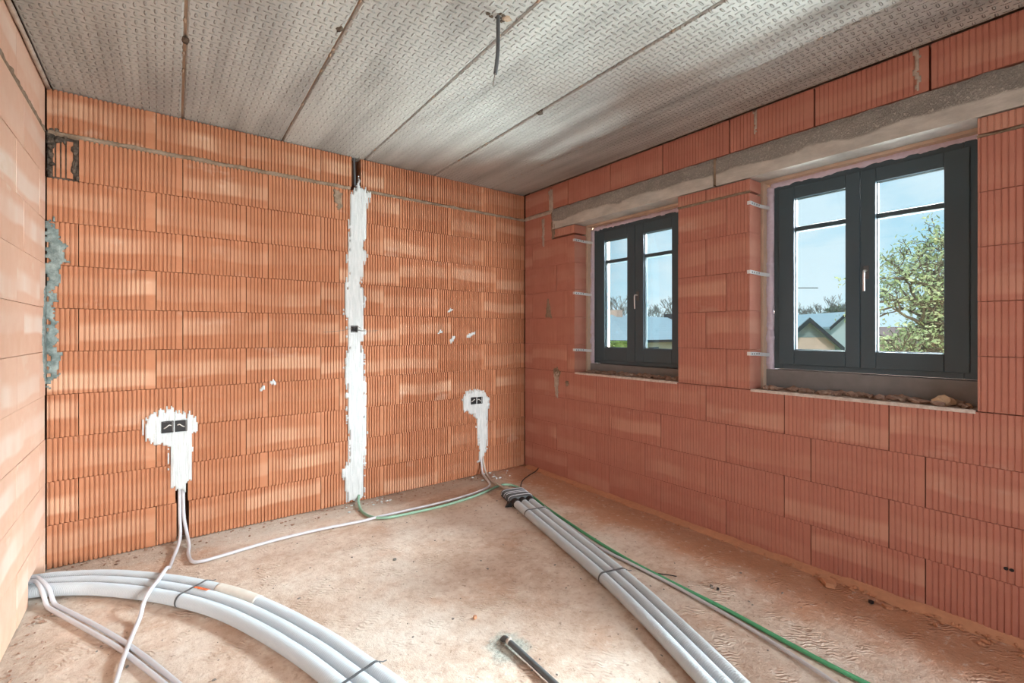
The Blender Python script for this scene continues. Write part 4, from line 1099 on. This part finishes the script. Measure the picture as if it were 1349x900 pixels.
def gable_house(name, origin, across, along, hw, length, wall_top, ridge, wall_mat, roof_mat, gable_mat, label, split=None):
    h = tag(empty(name, tuple(origin)), label, 'house'); o0z = origin.z
    def P(u, v, z): return across * u + along * v + Vector((0, 0, z - o0z))
    s = split if split is not None else wall_top
    k = hw * (ridge - s) / (ridge - wall_top)
    MB().add([P(-hw, 0, GZ), P(hw, 0, GZ), P(hw, 0, wall_top), P(k, 0, s), P(-k, 0, s), P(-hw, 0, wall_top),
              P(-hw, length, GZ), P(hw, length, GZ), P(hw, length, wall_top), P(k, length, s), P(-k, length, s), P(-hw, length, wall_top)],
             [(0, 1, 2, 3, 4, 5), tuple(reversed(range(6, 12)))] + [((i + 1) % 6, i, i + 6, (i + 1) % 6 + 6) for i in range(6)]).build('wall', wall_mat, h)
    MB().add([P(-k, -.02, s), P(k, -.02, s), P(0, -.02, ridge), P(-k, length, s), P(k, length, s), P(0, length, ridge)], [(0, 1, 2), (5, 4, 3), (0, 3, 4, 1), (1, 4, 5, 2), (2, 5, 3, 0)]).build('gable', gable_mat, h)
    for sg in (-1, 1):
        dx = hw + .35; sl = (ridge - wall_top) / hw; th = .22
        q = [P(0, -.35, ridge + .02), P(sg * dx, -.35, ridge + .02 - sl * dx), P(sg * dx, length + .3, ridge + .02 - sl * dx), P(0, length + .3, ridge + .02)]
        up_ = Vector((0, 0, th)); mb = MB().add(q + [p + up_ for p in q], [(3, 2, 1, 0), (4, 5, 6, 7), (0, 1, 5, 4), (1, 2, 6, 5), (2, 3, 7, 6), (3, 0, 4, 7)])
        o = mb.build('roof_slope', roof_mat, h)
        bm = bmesh.new(); bm.from_mesh(o.data); bmesh.ops.recalc_face_normals(bm, faces=bm.faces); bm.to_mesh(o.data); bm.free()
        q = [P(0, -.42, ridge - .10), P(sg * dx, -.42, ridge - .10 - sl * dx), P(sg * dx, -.42, ridge + .20 - sl * dx), P(0, -.42, ridge + .20)]
        mb = MB().add(q + [p + along * .07 for p in q], [(0, 1, 2, 3), (7, 6, 5, 4), (0, 4, 5, 1), (1, 5, 6, 2), (2, 6, 7, 3), (3, 7, 4, 0)])
        o = mb.build('barge_board', M['fascia'], h)
        bm = bmesh.new(); bm.from_mesh(o.data); bmesh.ops.recalc_face_normals(bm, faces=bm.faces); bm.to_mesh(o.data); bm.free()
    return h
gable_house('gabled_house', at(1062, 30, 0), rv, fv, 1.85, 7.0, 0.52, 2.12, M['pink_brick'], M['roof_blue'], M['slate'], 'house with slate-clad gable and dark barge boards seen through the right-hand window', 1.05)
gable_house('gabled_house', at(1112, 42, 0), rv, fv, 1.2, 8.0, 1.95, 3.0, M['white_wall'], M['roof_blue'], M['white_wall'], 'pale gabled house at the right edge of the left pane of the right-hand window')
def side_house(px, depth, w, zr, ze, roofm, wallm, label):
    h = tag(empty('low_house', tuple(at(px, depth, GZ))), label, 'house'); o = Vector(h.location)
    q = [at(px, depth, ze) - rv * w - o, at(px, depth, ze) + rv * w - o, at(px, depth + 4, zr) + rv * w - rv * (px - 674.5) / 610.6 * 4 - o, at(px, depth + 4, zr) - rv * w - rv * (px - 674.5) / 610.6 * 4 - o]
    q2 = [p + fv * 8 for p in q[:2]]
    MB().add(q + q2, [(0, 1, 2, 3), (3, 2, 5, 4), (1, 5, 2), (4, 0, 3), (0, 4, 5, 1)]).build('roof', roofm, h)
    b = [Vector((p.x, p.y, 0)) + fv * .3 for p in q[:2]] + [Vector((p.x, p.y, 0)) - fv * .3 for p in reversed(q2)]
    MB().add(b + [p + Vector((0, 0, ze - GZ - .05)) for p in b], [(3, 2, 1, 0), (4, 5, 6, 7), (0, 1, 5, 4), (1, 2, 6, 5), (2, 3, 7, 6), (3, 0, 4, 7)]).build('wall', wallm, h)
side_house(1096, 55, 3.0, 2.65, 1.05, M['roof_red'], M['cream'], 'low cream house with reddish roof between the two gabled houses')
side_house(1046, 44, 1.9, 2.74, 1.6, M['roof_blue'], M['white_wall'], 'low house with light blue roof behind the slate gable')
side_house(1232, 40, 3.0, 1.9, 0.35, M['roof_red'], M['pink_brick'], 'long brick house with reddish roof behind the leafy tree')

# trees
def grow(mb, rr, p, d, L, r, depth, tips, spread=0.6, minr=0.004, seg=3, sides=6, gnarl=0.18):
    pts = [p.copy()]; q = p.copy(); dd = d.copy()
    for i in range(seg):
        dd = (dd + Vector((rr.gauss(0, gnarl), rr.gauss(0, gnarl), rr.gauss(0, gnarl * .7) + .05))).normalized()
        q = q + dd * (L / seg); pts.append(q.copy())
    tube(mb, pts, [max(minr, r * (1 - .45 * i / seg)) for i in range(seg + 1)], sides if depth > 1 else 4, False)
    if depth <= 0: tips.append((q, dd)); return
    n = rr.choice((2, 3, 3)) if depth > 1 else 3
    for k in range(n):
        ax = Vector((rr.gauss(0, 1), rr.gauss(0, 1), rr.gauss(0, .7))).normalized()
        nd = (dd + ax * spread * rr.uniform(.7, 1.3)).normalized()
        b = pts[-1] if k < 2 else pts[rr.randrange(1, seg + 1)]
        grow(mb, rr, b, nd, L * rr.uniform(.62, .85), r * .56, depth - 1, tips, spread, minr, seg, sides, gnarl)
    if depth <= 3: tips.append((q, dd))
def leaf_cloud(rr, centers, per, rad_, size):
    mb = MB()
    for c0, _ in centers:
        for _ in range(per):
            c1 = c0 + Vector((rr.gauss(0, rad_), rr.gauss(0, rad_), rr.gauss(0, rad_ * .8)))
            a = Vector((rr.gauss(0, 1), rr.gauss(0, 1), rr.gauss(0, 1))).normalized(); b = a.orthogonal().normalized(); s = size * rr.uniform(.5, 1.3)
            mb.add([c1 - a * s, c1 + b * s * .5, c1 + a * s, c1 - b * s * .5], [(0, 1, 2, 3)])
    return mb
tr = tag(empty('leafy_tree', (11.95, 2.22, GZ)), 'gnarled tree in fresh pale green leaf outside the right-hand window', 'tree')
rr = random.Random(12); mb = MB(); tips = []
trunk = [Vector((0, 0, -0.1)), Vector((0.05, 0, 1.0)), Vector((-0.02, 0.08, 2.2)), Vector((0.0, 0.02, 3.2)), Vector((0.02, -0.05, 4.0))]
tube(mb, catmull(trunk, 0.2), [0.20 - 0.004 * i for i in range(len(catmull(trunk, 0.2)))], 9)
for h, dirs in ((2.0, 4), (2.6, 4), (3.2, 5), (3.7, 4), (4.0, 4)):
    for k in range(dirs):
        a = 2 * pi * (k + rr.random() * .6) / dirs
        grow(mb, rr, Vector((0, 0, h)), Vector((cos(a), sin(a), 0.45 if h < 4 else 0.9)).normalized(), 0.62 if h < 3.5 else 0.5, 0.06, 4, tips, 0.7, 0.006, 3, 6, 0.30)
stuff(mb.build('branches', M['bark'], tr, True))
stuff(leaf_cloud(rr, tips, 4, 0.10, 0.045).build('leaves', M['leaf'], tr))
# bare trees on the skyline
bare = []
for k, (px, dep, H) in enumerate(((800, 72, 8.6), (812, 68, 8.9), (826, 76, 8.2), (849, 80, 8.2), (858, 74, 8.2), (868, 82, 8.0), (886, 70, 8.6), (1040, 75, 7.6), (1053, 70, 7.4), (1064, 72, 7.2), (1078, 70, 7.6), (1088, 66, 8.2), (1103, 74, 8.4), (1116, 70, 8.0))):
    if k < 4:
        rr = random.Random(100 + k); mb = MB(); tp_ = []
        grow(mb, rr, Vector((0, 0, 0)), Vector((0, 0, 1)), H * .30, 0.20, 5, tp_, 0.55, 0.022, 3, 5, 0.12)
        me = mb.mesh('branches'); me.materials.append(M['far_twig']); bare.append(me)
    o = bpy.data.objects.new('bare_tree', bare[k % 4]); C.objects.link(o)
    o.location = at(px, dep, GZ); o.rotation_euler = (0, 0, k * 1.7); o.scale = (1, 1, H / 8.0)
    if k < 7: tag(o, 'bare winter tree above the blue hipped roof in the window near the corner', 'tree', 'bare trees above the hipped roof')
    else: tag(o, 'bare winter tree behind the gabled houses in the right-hand window', 'tree', 'bare trees behind the gabled houses')
ev = tag(empty('evergreen_tree', tuple(at(1100, 72, GZ))), 'round dark evergreen behind the pale gabled house', 'tree')
tube(MB(), [Vector((0, 0, 0)), Vector((0, 0, 2)), Vector((0, 0, 3.5))], [.2, .16, .1], 7).build('trunk', M['bark'], ev)
rr = random.Random(3); mb = MB()
for k in range(900):
    a = rr.uniform(0, 2 * pi); z = rr.uniform(-1, 1); q = sqrt(1 - z * z)
    c1 = Vector((cos(a) * q * 1.25, sin(a) * q * 1.25, 3.7 + z * 1.5)) * rr.uniform(.93, 1.04); v1 = Vector((rr.gauss(0, 1), rr.gauss(0, 1), rr.gauss(0, 1))).normalized(); b = v1.orthogonal().normalized()
    mb.add([c1 - v1 * .2, c1 + b * .14, c1 + v1 * .2, c1 - b * .14], [(0, 1, 2, 3)])
lump(mb, (0, 0, 3.7), (1.15, 1.15, 1.4), 4, 1, 2, .1)
stuff(mb.build('foliage', M['evergreen'], ev)); ev.scale = (1.35, 1.35, 1.35)
hg = tag(empty('hedge', tuple(at(822, 27, GZ))), 'clipped green hedge in front of the blue-roofed bungalow', 'hedge')
mb = MB(); rr = random.Random(8)
mb.box(-0.62, 0.62, -0.5, 0.5, 0, 2.58)
for k in range(1400):
    c1 = Vector((rr.uniform(-.7, .7), rr.uniform(-.6, .6), rr.uniform(0, 2.66))); m_ = rr.randrange(3)
    if m_ == 0: c1.x = rr.choice((-.66, .66))
    elif m_ == 1: c1.y = rr.choice((-.55, .55))
    else: c1.z = 2.62
    v1 = Vector((rr.gauss(0, 1), rr.gauss(0, 1), rr.gauss(0, 1))).normalized(); b = v1.orthogonal().normalized()
    mb.add([c1 - v1 * .07, c1 + b * .05, c1 + v1 * .07, c1 - b * .05], [(0, 1, 2, 3)])
stuff(mb.build('foliage', M['hedge'], hg)); hg.rotation_euler = (0, 0, -rad(37))
# tower crane far off
cr_ = tag(empty('tower_crane', tuple(at(1036, 150, GZ))), 'distant crane jib above the skyline in the right-hand window', 'crane')
zj = EYE + (438.4 - 379.5) / 610.6 * 150 - GZ
tube(MB(), [Vector((0, 0, 0)), Vector((0, 0, zj * .5)), Vector((0, 0, zj + 1.5))], 0.35, 6).build('mast', M['far_twig'], cr_)
tube(MB(), [rv * -4 + Vector((0, 0, zj)), rv * 4 + Vector((0, 0, zj)), rv * 10.2 + Vector((0, 0, zj))], 0.16, 6).build('jib', M['far_twig'], cr_)
